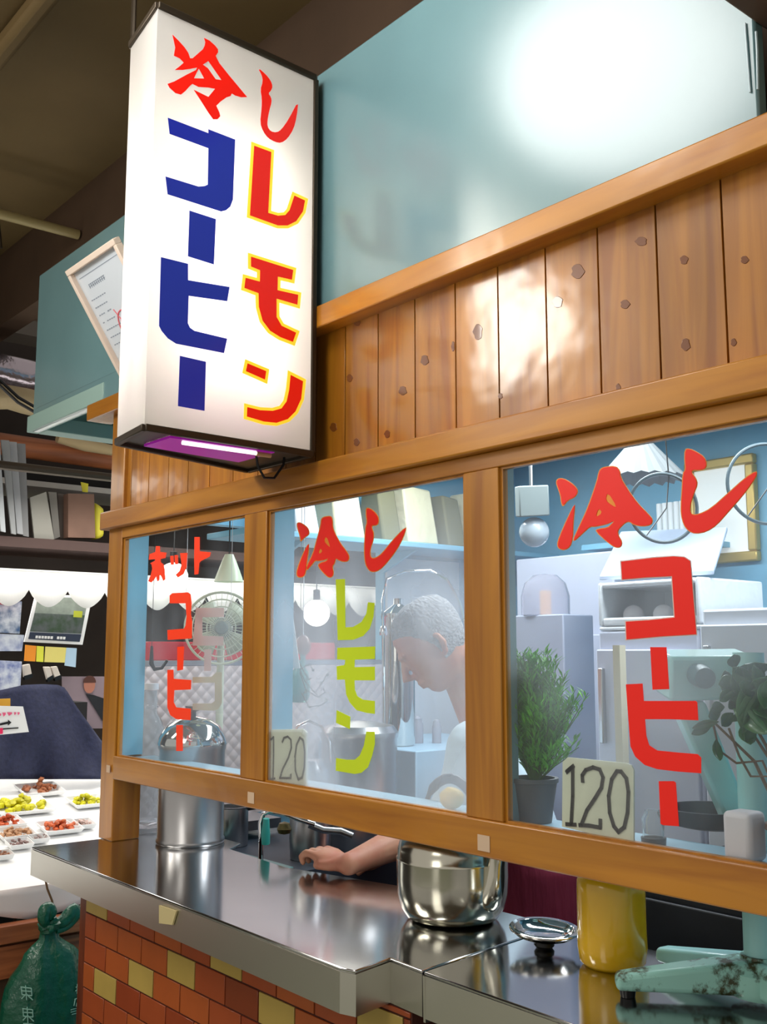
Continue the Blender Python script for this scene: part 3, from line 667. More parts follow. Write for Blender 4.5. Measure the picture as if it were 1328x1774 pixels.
hp = [kc+sdir*(R*.75*math.cos(t))+Vector((0,0,.165+.10*math.sin(t))) for t in [PI*i/14 for i in range(15)]]
MB().tube(hp, [.005]*4+[.010]*7+[.005]*4, 10).build('handle', m_black, kt, smooth=True)

jc = Vector(((-1.193-1.117)/2+.020, .160, CZ+.0005)); jc = at(1061, 1672, Z=CZ); jc.z += .0005
jr = thing('yellow_jar', 'tall jar full of opaque yellow liquid under the wooden rail', 'jar', jc)
RJ = sz(60, jc)
m_yj = mat('yellow_liquid', (226, 178, 24), .25, coat=.8, sss=.1)
MB().lathe([(.001,0),(RJ*.82,0),(RJ*.95,.008),(RJ*1.0,.03),(RJ*.985,.06),(RJ*.985,.120),(RJ*.97,.135),(RJ*.88,.144),(.001,.144)], jc, 48).build('body', m_yj, jr, smooth=True, angle=60)
MB().lathe([(RJ*.84,.1445),(RJ*.87,.149),(RJ*.86,.161),(RJ*.001,.161)], jc, 40).build('rim', mat('jar_rim_plastic', (222, 170, 40), .2, coat=.6), jr, smooth=True)

lc = at(942, 1642, Z=CZ)
lt = thing('upturned_lid', 'shiny round pot lid lying upside down on its black knob', 'lid', lc)
RL_ = sz(60, lc)
lcz = CZ+.036
tlt = (Vector((0,0,1))+RGT*.03-Vector((FWD.x,FWD.y,0))*.06).normalized()
MB().lathe([(.001,.0),(.014,.0),(.018,.005),(.017,.011),(.013,.014),(.015,.017),(.001,.0175)], lc+Vector((0,0,.0005)), 20, tlt).build('knob', m_black, lt, smooth=True)
MB().lathe([(.001,.0),(RL_*.5,.001),(RL_*.84,.005),(RL_*.88,.010),(RL_*1.0,.012),(RL_*1.02,.015),(RL_*1.0,.0165),(RL_*.90,.0145),(RL_*.86,.0165),(RL_*.82,.0145),(RL_*.78,.008),(RL_*.5,.004),(.001,.003)], lc+tlt*.0182, 56, tlt).build('disc', m_steel2, lt, smooth=True, angle=70)

# teal cast-iron shaved-ice machine
m_tealc = mat('teal_cast_iron_paint', (150, 206, 204), .4, mott=.0, coat=.4)
m_tealm = mat('mildewed_teal_paint', (140, 192, 180), .5, mott=.9, mscale=16, mcol=(52, 56, 26), coat=.1)
_r = [n for n in m_tealm.node_tree.nodes if n.type == 'VALTORGB'][0]; _r.color_ramp.elements[0].position = .42; _r.color_ramp.elements[1].position = .50
_n = [n for n in m_tealm.node_tree.nodes if n.type == 'TEX_NOISE'][0]; _n.inputs['Detail'].default_value = 10; _n.inputs['Roughness'].default_value = .7
hub = at(1318, 1694, Z=CZ+.035)
D0c = 0
im = thing('ice_shaver', 'old teal painted cast iron ice shaving machine with splayed feet', 'ice machine', (hub.x, hub.y, CZ))
def leg(tip, w0, w1, m, h0=.022, h1=.052):
    tip = Vector(tip); d = Vector((hub.x-tip.x, hub.y-tip.y, 0)); L = d.length; d.normalize(); s_ = Vector((-d.y, d.x, 0)); Z0 = CZ+.012
    t0 = Vector((tip.x, tip.y, Z0)); t1 = Vector((hub.x, hub.y, Z0+.004))
    o = MB().hexa([t0-s_*w0, t0+s_*w0, t1+s_*w1, t1-s_*w1], [t0-s_*w0*.85+Vector((0,0,h0)), t0+s_*w0*.85+Vector((0,0,h0)), t1+s_*w1*.85+Vector((0,0,h1)), t1-s_*w1*.85+Vector((0,0,h1))]).build('leg', m, im, bevel=.008, seg=4)
    q = t0+d*.018
    MB().lathe([(.011,0),(.013,.0125),(.001,.0125)], (q.x, q.y, CZ+.0005), 16).build('rubber_foot', m_black, o, smooth=True)
leg(at(1066, 1726, Z=CZ), .020, .034, m_tealm)
leg(at(1146, 1676, Z=CZ), .018, .030, m_tealc)
leg(hub+Vector((.22, -.12, 0)), .018, .03, m_tealm); leg(hub+Vector((.20, .10, 0)), .018, .03, m_tealc)
MB().lathe([(.045,0),(.05,.01),(.048,.034),(.03,.05),(.028,.056),(.001,.056)], (hub.x, hub.y, CZ+.012), 32).build('hub', m_tealm, im, smooth=True)
MB().tube([(hub.x, hub.y, CZ+.06), (hub.x-.002, hub.y+.006, CZ+.30), (hub.x-.004, hub.y+.012, 1.50)], .0235, 20).build('column', m_tealc, im, smooth=True)
D0 = dep(hub)+.085
q = [at(x, y, D=D0) for x, y in ((1160,1138),(1310,1136),(1311,1212),(1160,1216))]; dv = FWD*.09
MB().hexa([q[3], q[2], q[2]+dv, q[3]+dv], [q[0], q[1], q[1]+dv, q[0]+dv]).build('head_box', m_tealc, im, bevel=.006)
q = [at(x, y, D=D0) for x, y in ((1172,1230),(1222,1215),(1312,1440),(1268,1445))]; dv = FWD*.05
MB().hexa([q[3], q[2], q[2]+dv, q[3]+dv], [q[0], q[1], q[1]+dv, q[0]+dv]).build('slanted_arm', m_tealc, im, bevel=.006)
pq = at(1215, 1172, D=D0-.02); MB().lathe([(.001,-.02),(.016,-.018),(.018,.0),(.018,.018),(.001,.018)], pq, 20, FWD).build('crank_boss', mat('dark_teal_metal', (60, 96, 100), .4), im, smooth=True)
p_ = at(1235, 1432, D=D0+.06); MB().lathe([(.001,0),(.05,0),(.075,.006),(.078,.03),(.074,.03),(.07,.01),(.001,.006)], p_, 28).build('drip_tray', m_black, im, smooth=True)

# ---------------------------------------------------------------- things on the inner sill, behind the glass
SZ = 1.2125
def plate(name, corners, Yf, label, strokes, S, lw):
    c = [at(x, y, Y=Yf) for x, y in corners]; t = thing(name, label, 'price plate', ((c[2].x+c[-1].x)/2, Yf, 1.219), 'hand-painted price plates')
    MB().poly(c, (0, .003, 0)).build('card', mat('ivory_card', (216, 218, 196), .5, mott=.08, mscale=30), t)
    g = MB()
    for st in strokes:
        pts = crop(*S, st); w = lw
        P = [at(x, y, Y=Yf-.0012) for x, y in pts]
        for a_, b_ in zip(P[:-1], P[1:]):
            d = (b_-a_).normalized(); g.hexa(*[[v+Vector((0, yy, 0)) for v in (a_-d*w*.3-Vector((d.z,0,-d.x))*w/2, b_+d*w*.3-Vector((d.z,0,-d.x))*w/2, b_+d*w*.3+Vector((d.z,0,-d.x))*w/2, a_-d*w*.3+Vector((d.z,0,-d.x))*w/2)] for yy in (0, .001)])
    g.build('figures', mat('black_brush_paint', (34, 30, 26), .6), t)
plate('price_plate', [(983,1312),(1084,1322),(1093,1326),(1097,1334),(1097,1462),(973,1432),(974,1320)], .0155, 'cream 120 price plate with bold figures before the feathery green plant',
   [[(363,605),(392,580),(392,720),(385,855)], [(365,600),(395,575)], [(362,855),(405,858)], [(440,650),(438,620),(455,595),(490,582),(522,592),(538,630),(530,680),(500,730),(460,790),(435,855)], [(425,860),(470,862),(525,872),(525,835)],
    [(605,600),(580,640),(565,720),(570,800),(590,865),(612,893),(640,870),(656,800),(660,700),(650,635),(625,602),(605,600)]], (850, 1120, .36), .0062)
plate('price_plate', [(468,1264),(525,1263),(531,1269),(531,1363),(468,1351)], .0155, 'cream 120 price plate with thin figures at the left of the middle window',
   [[(80,560),(95,545),(95,660),(92,790)], [(80,800),(103,795)], [(148,575),(158,550),(180,542),(200,560),(203,610),(185,670),(150,740),(135,790)], [(132,793),(200,793),(200,770)],
    [(255,548),(235,590),(225,660),(228,750),(245,802),(268,790),(282,730),(285,640),(275,565),(255,548)]], (446, 1121, .28614), .0042)
# feathery plant
def leaf_blade(mb, p, d, L, w, up):
    d = d.normalized(); s_ = d.cross(up)
    if s_.length < .1: s_ = Vector((1,0,0))
    s_.normalize(); m1 = p+d*L*.45+up*L*.05; e = p+d*L-up*L*.08
    mb.add([p, m1-s_*w/2, e, m1+s_*w/2, m1-Vector((0,0,w*.15))], [(0,1,4),(1,2,4),(2,3,4),(3,0,4)])
m_fern = mat('feathery_leaf_green', (112, 205, 50), .5, mott=.5, mscale=30)
pp = Vector((at(925, 1420, Y=.072).x, .072, SZ)); pl = thing('feathery_plant', 'bushy bright green feathery plant in a dark pot behind the right window', 'potted plant', pp)
MB().lathe([(.001,0),(.030,0),(.034,.03),(.040,.066),(.043,.067),(.043,.074),(.037,.074),(.035,.06),(.001,.06)], pp+Vector((0,0,.0005)), 28).build('pot', mat('dark_grey_pot', (84, 84, 88), .5), pl, smooth=True)
MB().lathe([(.001,.058),(.034,.06),(.001,.064)], pp, 20).build('soil', mat('potting_soil', (50, 38, 28), .9), pl)
fb = MB(); st = MB(); rnd = random.Random(3)
for k in range(230):
    a_ = rnd.random()*2*PI; lean = rnd.random()*.5; hgt = .05+.18*rnd.random()**.75
    base = pp+Vector((0,0,.06)); top = base+Vector((math.cos(a_)*lean*.15+(.05 if hgt<.17 else -.004)*rnd.random(), math.sin(a_)*lean*.08, hgt))
    mid = base.lerp(top, .5)+Vector((math.cos(a_)*.01, 0, .01))
    st.tube([base, mid, top], [.0012,.001,.0006], 4, cap=False)
    for j in range(26):
        t = .25+.75*j/26; c_ = base.lerp(mid, t*2) if t < .5 else mid.lerp(top, t*2-1)
        az = rnd.random()*2*PI; d = Vector((math.cos(az), math.sin(az)*.8, .7+.5*rnd.random()))
        leaf_blade(fb, c_, d, .018+.016*rnd.random(), .0048, Vector((0,0,1)))
for v in fb.v: v.y = max(v.y, .024)
fb.build('foliage', m_fern, pl); st.build('stems', mat('plant_stem', (80, 110, 50), .6), pl)
# broad-leaved plant
m_broad = mat('glossy_dark_leaf', (40, 104, 42), .3, mott=.4, mscale=20, coat=.3)
bp0 = Vector((at(1372, 1430, Y=.066).x, .066, SZ)); bpn = thing('rubber_plant', 'broad-leaved dark green plant with looping stems behind the right window', 'potted plant', bp0)
MB().lathe([(.001,0),(.026,0),(.033,.045),(.036,.047),(.036,.055),(.031,.055),(.029,.04),(.001,.04)], bp0+Vector((0,0,.0005)), 24).build('pot', mat('brown_pot', (96, 70, 54), .5), bpn, smooth=True)
nodes_ = [((1290,1250),.09),((1275,1200),.09),((1310,1215),.095),((1235,1250),.08),((1325,1180),.095)]
stp = MB(); bb = bp0+Vector((0,0,.05))
for (px, py), yy in nodes_:
    e = at(px, py, Y=yy); stp.tube([bb-Vector((0,0,.02)), bb.lerp(e,.5)+Vector((0,.01,.015)), e], [.003,.0025,.0018], 6)
stp.tube([at(1235,1255,Y=.08), at(1245,1300,Y=.075), at(1275,1322,Y=.075), at(1320,1318,Y=.08), bb], .0018, 6)
stp.tube([at(1262,1262,Y=.08), at(1280,1310,Y=.07), at(1300,1345,Y=.075), at(1335,1345,Y=.07), bb], .0018, 6)
stp.build('stems', mat('brown_stem', (96, 78, 52), .6), bpn, smooth=True)
lv = [((1273,1158),(1271,1134),11),((1250,1187),(1236,1197),0),((1276,1180),(1244,1186),12),((1270,1195),(1246,1215),9),((1240,1232),(1222,1245),0),((1248,1236),(1227,1242),11),((1255,1225),(1231,1228),10),((1232,1258),(1197,1272),8),
      ((1245,1250),(1198,1262),7),((1290,1190),(1320,1158),15),((1300,1200),(1340,1175),14),((1285,1215),(1300,1250),14),((1310,1210),(1328,1245),13),((1295,1168),(1328,1150),13),((1305,1245),(1335,1262),14),((1270,1235),(1250,1258),10),((1280,1225),(1262,1215),10),((1320,1225),(1345,1210),14),((1300,1180),(1290,1205),14),((1285,1255),(1300,1290),11),((1240,1280),(1247,1318),8),((1310,1265),(1290,1285),12)]
lv += [((rnd.randint(1262,1335), rnd.randint(1160,1270)), (rnd.randint(1255,1345), rnd.randint(1150,1280)), rnd.randint(10,14)) for _ in range(26)]
for i, (a_, b_, w_) in enumerate(lv):
    if not w_ or math.hypot(a_[0]-b_[0], a_[1]-b_[1]) < 18: continue
    y0 = .055+.05*rnd.random(); A0 = at(*a_, Y=y0); B0 = at(*b_, Y=y0-.02); d = B0-A0; L = d.length; d.normalize(); s_ = d.cross(FWD).normalized(); n_ = d.cross(s_); W = sz(w_*1.15, A0)
    prof = [(0,.02),(.12,.42),(.3,.85),(.5,1),(.7,.88),(.88,.5),(1,.03)]
    vs = []; 
    for t, ww in prof:
        c_ = A0+d*L*t-n_*.006*math.sin(t*PI); vs += [c_-s_*W*ww+n_*.003*ww, c_+n_*(-.001), c_+s_*W*ww+n_*.003*ww]
    vs = [Vector((v.x, min(max(v.y, .026), .118), v.z)) for v in vs]
    fs = []
    for k in range(len(prof)-1):
        fs += [(3*k,3*k+1,3*k+4,3*k+3),(3*k+1,3*k+2,3*k+5,3*k+4)]
    o = MB().add(vs, fs).build('leaf', m_broad, bpn, smooth=True); so = o.modifiers.new('thick', 'SOLIDIFY'); so.thickness = .0008
# small things on the sill
p0 = Vector((at(1292, 1470, Y=.05).x, .05, SZ))
t = MB().box(p0.x-.022, p0.x+.022, .026, .070, SZ+.0005, SZ+.068).build('white_box', mat('pale_plastic_box', (214, 208, 214), .5), bevel=.008, seg=3)
tag(t, 'small pale rounded plastic box on the inner sill under the leafy plant', 'box')
p0 = Vector((at(1132, 1462, Y=.045).x, .045, SZ))
tt = thing('spice_jar', 'small glass jar with a black base near the price plate', 'jar', p0)
MB().lathe([(.001,0),(.018,0),(.019,.012),(.001,.012)], p0+Vector((0,0,.0005)), 20).build('base', m_black, tt, smooth=True)
MB().lathe([(.016,.0125),(.017,.04),(.012,.048),(.012,.052),(.010,.052),(.010,.047),(.015,.039),(.014,.0125)], p0, 20).build('glass', mat('clear_glass', (240, 244, 246), .03, trans=.9, ior=1.2), tt, smooth=True)
p0 = Vector((at(893, 1440, Y=.055).x-.01, .055, SZ))
o = MB().lathe([(.001,0),(.024,0),(.03,.008),(.034,.012),(.033,.014),(.001,.009)], p0+Vector((0,0,.0005)), 28).build('shell_dish', mat('cream_china', (220, 214, 190), .3), smooth=True)
tag(o, 'small cream dish beside the pot of the feathery plant', 'dish')
p0 = Vector((at(782, 1408, Y=.06).x, .06, SZ))
o = MB().ball(p0+Vector((0,0,.0205)), .026, .020, .020, jit=.08).build('lemon', mat('lemon_peel', (232, 190, 70), .5, bump=.3, bscale=200), smooth=True); tag(o, 'yellow lemon on the inner sill of the middle window', 'lemon')
# ---------------------------------------------------------------- shop interior
def quad_box(mb, pxs, depth, D=None, dv=None, **k):
    q = [at(x, y, D=D, **k) for x, y in pxs]; d = dv if dv is not None else FWD*depth
    return mb.hexa([q[3], q[2], q[2]+d, q[3]+d], [q[0], q[1], q[1]+d, q[0]+d])
m_quilt = bpy.data.materials.new('quilted_steel'); m_quilt.use_nodes = True; nt = m_quilt.node_tree; b = nt.nodes['Principled BSDF']; N = nt.nodes.new
b.inputs['Base Color'].default_value = (*lin((226, 208, 204)), 1); b.inputs['Metallic'].default_value = .5; b.inputs['Roughness'].default_value = .4
tc = N('ShaderNodeTexCoord'); mp = N('ShaderNodeMapping'); mp.inputs['Rotation'].default_value = (math.radians(45), 0, 0); nt.links.new(tc.outputs['Object'], mp.inputs[0])
vo = N('ShaderNodeTexVoronoi'); vo.inputs['Scale'].default_value = 34; vo.inputs['Randomness'].default_value = 0; nt.links.new(mp.outputs[0], vo.inputs['Vector'])
bp = N('ShaderNodeBump'); bp.inputs['Strength'].default_value = .45; bp.inputs['Distance'].default_value = .01; bp.invert = True; nt.links.new(vo.outputs['Distance'], bp.inputs['Height']); nt.links.new(bp.outputs[0], b.inputs['Normal'])
struct(MB().box(-3.0, -2.985, .14, 1.215, .981, 1.458).build('trim_40', m_quilt))
struct(MB().box(-3.048, -2.99, .14, 1.215, 1.459, 1.475).build('trim_41', m_steeld))
tag(MB().box(-3.02, -2.995, .22, .95, 1.4755, 1.535).build('red_tray', mat('red_plastic', (200, 30, 44), .35), bevel=.004), 'flat red plastic tray standing on top of the quilted steel panel', 'tray')
# bright opening seen through the left windows: side awning of the next stall and its lamps are outside
# oscillating fan
fc = at(383, 1088, D=3.0); fax = (CAM-fc).normalized(); fax = Vector((fax.x, fax.y, 0)).normalized(); fsd = fax.cross(Vector((0,0,1)))
fn = thing('electric_fan', 'pale green desk fan behind the left window', 'fan', (fc.x, fc.y, fc.z-.14))
RF = sz(62, fc)
m_fan = mat('pale_green_plastic', (206, 212, 190), .4); g = MB()
for rr in (RF, RF*.8, RF*.6, RF*.4): 
    g.tube([fc+fax*.012*(1-rr/RF)+fsd*rr*math.cos(t*PI/18)+Vector((0,0,rr*math.sin(t*PI/18))) for t in range(36)], .0022 if rr < RF else .004, 5, close=True)
for k in range(36):
    a_ = k*PI/18; g.tube([fc+fax*.014+fsd*.02*math.cos(a_)+Vector((0,0,.02*math.sin(a_))), fc+fsd*RF*math.cos(a_)+Vector((0,0,RF*math.sin(a_)))], .0009, 4, cap=False)
g.build('guard', m_fan, fn, smooth=True)
g = MB()
for k in range(4):
    a0 = k*PI/2+.3; vs = []
    for i in range(7):
        for j, (rr, tw) in enumerate(((.2,-.008),(.85,.008))):
            a_ = a0+i*.17; r_ = RF*rr*(1-.1*abs(i-3)/3 if j else 1); vs.append(fc-fax*(.02+.012*(i/6-.5))+fsd*r_*math.cos(a_)+Vector((0,0,r_*math.sin(a_))))
    g.add(vs, [(2*i,2*i+1,2*i+3,2*i+2) for i in range(6)])
o = g.build('blades', m_fan, fn, smooth=True); so = o.modifiers.new('thick','SOLIDIFY'); so.thickness = .002
MB().lathe([(.001,0),(.016,-.002),(.02,-.012),(.02,-.03),(.03,-.035),(.034,-.08),(.02,-.10),(.001,-.10)], fc+fax*.018, 24, fax).build('motor', mat('grey_green_metal', (116, 132, 128), .35), fn, smooth=True)
MB().tube([fc-fax*.05-Vector((0,0,.02)), fc-fax*.05-Vector((0,0,.2)), fc-fax*.05-Vector((0,0,fc.z-.94))], .011, 10).build('stand', m_fan, fn, smooth=True)
# pale shade above the fan
lp = at(396, 1008, D=2.95); ls = thing('pendant_shade', 'pale green translucent cone lamp shade above the fan', 'lamp', (lp.x, lp.y, lp.z))
MB().lathe([(.012,.078),(.02,.06),(.038,.012),(.041,.0),(.038,.0),(.035,.012),(.017,.06),(.010,.076)], lp, 28).build('shade', mat('pale_jade_glass', (214, 226, 196), .3, emit=(226, 236, 206), es=.25), ls, smooth=True)
MB().tube([lp+Vector((0,0,.077)), lp+Vector((0,0,2.24-lp.z))], .0018, 6).build('cord', m_black, ls)
# glass flask by the corner post
fk = Vector((-2.69, .285, .981)); fk = at(258, 1296, D=3.05); fk.z = CZ+.0
fk = at(258, 1296, D=3.13); struct(MB().box(-2.984, -2.8065, .10, .60, CZ-.03, CZ-.0008).build('trim_43', m_steeld))
t = thing('glass_flask', 'clear conical glass flask behind the left window', 'flask', (fk.x, fk.y, CZ))
MB().lathe([(.001,.001),(.05,.001),(.055,.02),(.055,.20),(.052,.26),(.035,.31),(.022,.33),(.020,.345),(.024,.35),(.020,.36),(.024,.37),(.020,.385),(.020,.40),(.018,.40),(.018,.33),(.05,.25),(.052,.02),(.001,.004)], (fk.x, fk.y, CZ), 32).build('body', mat('thin_glass', (236, 242, 246), .05, trans=.85, ior=1.15), t, smooth=True)
MB().lathe([(.001,.402),(.024,.402),(.024,.42),(.001,.42)], (fk.x, fk.y, CZ), 20).build('cap', m_white, t, smooth=True)
# black clip hanging on the side post
cpos = at(262, 1150, D=2.95)
cg = MB().tube([cpos+Vector((0,0,.05)), cpos, cpos+RGT*.01-Vector((0,0,.015)), cpos+RGT*.03-Vector((0,0,.012)), cpos+RGT*.045+Vector((0,0,.01))], [.004,.007,.006,.005,.004], 8)
cg.tube([cpos+Vector((0,0,.05)), (cpos.x, cpos.y, 2.24)], .001, 4)
tag(cg.build('hanging_hook', m_black, smooth=True), 'black hook hanging from a thread behind the left window', 'hook')
# reflected letters painted on an added clear sheet behind the pane
ms = thing('letter_reflection', 'added clear sheet with painted letter reflections in front of the fan', 'sign', at(365, 1230, D=2.72)); D_ = 2.72
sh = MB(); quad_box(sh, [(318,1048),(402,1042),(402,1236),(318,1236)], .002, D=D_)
mc = bpy.data.materials.new('reflection_carrier'); mc.use_nodes = True; _b = mc.node_tree.nodes['Principled BSDF']; _b.inputs['Alpha'].default_value = .05; _b.inputs['Roughness'].default_value = .2
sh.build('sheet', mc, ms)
def reflection_glyph(pts, m, S=S1, holes=()):
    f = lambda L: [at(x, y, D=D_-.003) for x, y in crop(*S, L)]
    MB().poly(f(pts), FWD*.001, [f(h) for h in holes]).build('reflected_character', m, ms)
reflection_glyph([(440,635),(656,635),(656,705),(490,708),(490,850),(652,855),(652,925),(415,925)], m_pinkf)
reflection_glyph([(505,955),(560,955),(556,1120),(503,1120)], m_pinkf)
reflection_glyph([(415,1168),(560,1165),(595,1130),(640,1130),(640,1370),(610,1415),(580,1425),(415,1420),(415,1370),(560,1370),(585,1350),(585,1210),(415,1212)], m_cream)
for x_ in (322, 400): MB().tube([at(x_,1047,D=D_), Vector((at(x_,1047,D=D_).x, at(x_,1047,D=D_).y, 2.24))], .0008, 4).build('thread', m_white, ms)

# side shelf with paper bags
sh_ = thing('wall_shelf', 'long light blue shelf board under the paper bags', 'shelf', (-2.92, 1.2, 1.875))
MB().box(-3.049, -2.80, .45, 1.945, 1.875, 1.895).build('board', m_bluein, sh_, bevel=.003)
for y_ in (.7, 1.2, 1.7): MB().hexa([(-3.049,y_,1.80),(-3.03,y_,1.80),(-3.03,y_+.012,1.80),(-3.049,y_+.012,1.80)], [(-3.049,y_,1.874),(-2.84,y_,1.874),(-2.84,y_+.012,1.874),(-3.049,y_+.012,1.874)]).build('bracket', m_bluein, sh_)
m_bag = mat('cream_paper', (236, 226, 190), .6, bump=.4, bscale=30, mott=.1); m_bagd = mat('olive_cloth', (120, 116, 86), .8)
bagl = [(.72,.10,.16,'cream paper bag at the left end of the blue shelf',m_white),(.90,.13,.2,'cream paper bag second from the left on the blue shelf',m_bag),(1.09,.09,.21,'dark olive cloth bag between the cream bags on the blue shelf',m_bagd),(1.24,.15,.22,'broad cream paper bag in the middle of the blue shelf',m_bag),(1.41,.09,.2,'narrow olive bag right of the broad cream bag',m_bagd),(1.56,.15,.22,'cream paper bag at the right of the blue shelf',m_bag)]
for y_, w_, h_, lb, mm in bagl:
    z0 = 1.8955; o = MB().hexa([(-2.99,y_-w_/2,z0),(-2.84,y_-w_/2,z0),(-2.84,y_+w_/2,z0),(-2.99,y_+w_/2,z0)], [(-2.97,y_-w_*.48,z0+h_),(-2.88,y_-w_*.47,z0+h_),(-2.88,y_+w_*.45,z0+h_-.01),(-2.97,y_+w_*.48,z0+h_)]).build('paper_bag', mm, bevel=.008)
    tag(o, lb, 'bag', 'bags on the blue shelf')
p0 = Vector((-2.825, 1.62, 1.8955)); o = MB().lathe([(.001,0),(.02,0),(.028,.012),(.03,.02),(.027,.02),(.02,.006),(.001,.004)], p0, 24).build('small_bowl', mat('cream_bowl', (226, 222, 196), .3), smooth=True); tag(o, 'small cream bowl at the front edge of the blue shelf', 'bowl')

# gourd and ivy glass hanging at the middle window
gp = at(525, 1118, D=2.66); gd = thing('hanging_gourd', 'round brown wooden ladle head hanging beside the blue post', 'ladle', gp)
MB().ball(gp, .024, .018, .026, n=20, k=14).build('head', mat('brown_lacquer', (140, 92, 76), .35, coat=.3), gd, smooth=True)
MB().tube([gp-Vector((0,0,.024)), gp-Vector((0,0,.055))], [.007,.006], 10).build('neck', mat('teal_tape', (90, 160, 164), .4), gd, smooth=True)
MB().tube([gp+Vector((0,0,.024)), Vector((gp.x, gp.y, 2.24))], .001, 5).build('string', m_white, gd)
ip = at(519, 1218, D=2.52); iv = thing('ivy_glass', 'hanging glass bottle with trailing ivy and roots', 'potted plant', ip)
MB().lathe([(.001,.0),(.017,.002),(.024,.015),(.025,.05),(.02,.075),(.012,.085),(.012,.10),(.010,.10),(.010,.085),(.018,.074),(.022,.05),(.021,.015),(.001,.006)], ip, 24).build('bottle', mat('teal_tinted_glass', (150, 206, 204), .05, trans=.6, ior=1.2), iv, smooth=True)
MB().ball(ip+Vector((0,0,.016)), .018, .018, .012, jit=.5).build('roots', mat('brown_roots', (110, 84, 74), .8), iv, smooth=True)
g = MB(); lf = MB(); rnd = random.Random(5)
for L in ([(519,1160),(528,1180),(545,1200),(560,1180),(567,1166)], [(519,1165),(530,1195),(550,1208),(562,1200),(560,1192)], [(520,1160),(535,1150),(541,1158)], [(522,1200),(535,1225),(555,1222),(566,1215)], [(519,1150),(530,1170),(536,1178)]):
    P = [at(x, y, D=2.49) for x, y in L]; g.tube(P, .0012, 5)
    for p in P[1:]:
        for _ in range(2): 
            dd = Vector((rnd.uniform(-1,1), rnd.uniform(-1,1), rnd.uniform(-1,.6))); leaf_blade(lf, p, dd, .014, .009, Vector((0,0,1)))
g.tube([ip+Vector((0,0,.10)), Vector((ip.x, ip.y, 2.24))], .0008, 4)
g.build('stems', mat('ivy_stem', (90, 84, 70), .6), iv); lf.build('leaves', mat('grey_green_leaf', (70, 92, 74), .5), iv)
# white cone strip beside the blue post
o = MB(); quad_box(o, [(504,1075),(508,1075),(519,1158),(502,1158)], .01, D=2.42); tag(o.build('white_funnel', m_whitep), 'white plastic funnel tip against the blue post', 'funnel')
# curved tap spout and boiler
bx = at(690, 1290, D=3.4); bx.z = 1.201; H_ = at(690, 1062, D=3.4).z-bx.z; RB = sz(29, bx)
bo = thing('water_boiler', 'tall stainless steel cylinder boiler with cone top behind the man', 'boiler', (bx.x, bx.y, 1.201))
MB().lathe([(RB*.9,.0005),(RB,.01),(RB,H_-.02),(RB*1.05,H_-.015),(RB*1.05,H_),(RB*.5,H_+.022),(RB*.3,H_+.03),(RB*.28,H_+.05),(.001,H_+.052)], bx, 36).build('body', m_steel2, bo, smooth=True)
P = [at(x, y, D=3.36) for x, y in ((666,1280),(664,1090),(662,1040),(670,1002),(700,990),(745,988),(775,1005),(797,1045),(806,1085))]
MB().tube(P, .004, 8).build('arched_pipe', m_chrome, bo, smooth=True)
MB().lathe([(.012,0),(.014,.01),(.009,.03),(.001,.032)], P[1]-Vector((0,0,.02)), 16).build('valve', m_chrome, bo, smooth=True)
struct(MB().box(-3.049, -3.035, 1.225, 1.60, .98, 1.86).build('trim_42', m_white))
for (px, py, w_, h_, lb) in ((722,1235,22,46,'grey canister left of the blue upright behind the man'),(756,1240,16,40,'slim grey canister right of the blue upright behind the man')):
    p0 = at(px, py+h_/2, D=3.5); r_ = sz(w_/2, p0); hh = sz(h_, p0)
    o = MB().lathe([(.001,0),(r_,0),(r_,hh*.7),(r_*.8,hh*.78),(r_*.8,hh*.9),(r_*.4,hh),(.001,hh)], (p0.x, p0.y, 1.2005), 20).build('canister', mat('grey_canister', (150, 152, 164), .4), smooth=True); tag(o, lb, 'canister')
tag(MB().box(-2.97, -2.46, .86, 1.42, .021, 1.20).build('steel_cabinet', mat('pale_blue_cabinet', (160, 196, 220), .4), bevel=.004), 'pale blue low cabinet behind the man', 'cabinet')
# basins and pots behind the counter
sk = thing('sink_unit', 'dark sink unit with steel rim behind the counter', 'sink', (-2.65, .57, .02))
s_ = MB(); s_.box(-2.97, -2.33, .285, .30, .021, .93); s_.box(-2.97, -2.33, .80, .85, .021, .93); s_.box(-2.97, -2.9, .30, .80, .021, .93); s_.box(-2.36, -2.33, .30, .80, .021, .93); s_.box(-2.9, -2.36, .30, .80, .86, .9295)
s_.build('body', mat('charcoal_sink_panel', (52, 58, 68), .45), sk)
r_ = MB(); r_.box(-2.97, -2.33, .285, .32, .9305, .945); r_.build('rim', mat('sea_green_steel', (120, 160, 156), .3, .7), sk, bevel=.003)
tp_ = at(455, 1432, D=2.78); tg = thing('water_tap', 'chrome swan-neck tap with a teal hose sleeve beside the counter edge', 'tap', (tp_.x, tp_.y, .93))
P = [at(x, y, D=2.78) for x, y in ((452,1462),(451,1425),(456,1410),(468,1405),(490,1408),(520,1420),(545,1428))]
MB().tube([Vector((P[0].x, P[0].y, .88))]+P, .007, 10).build('spout', m_chrome, tg, smooth=True)
MB().tube([at(461,1418,D=2.74), at(460,1445,D=2.74), at(460,1462,D=2.74)], [.008,.012,.011], 12).build('teal_sleeve', mat('teal_rubber', (60, 170, 160), .4), tg, smooth=True)
MB().tube([at(535,1428,D=2.85), at(560,1438,D=2.85), at(590,1440,D=2.85), at(610,1448,D=2.85)], .010, 10).build('cross_pipe', m_steeld, tg, smooth=True)
MB().lathe([(.001,0),(.016,.004),(.02,.015),(.014,.03),(.001,.034)], at(492,1446,D=2.8), 16).build('handwheel', mat('old_brass', (110, 96, 60), .35, .8), tg, smooth=True)
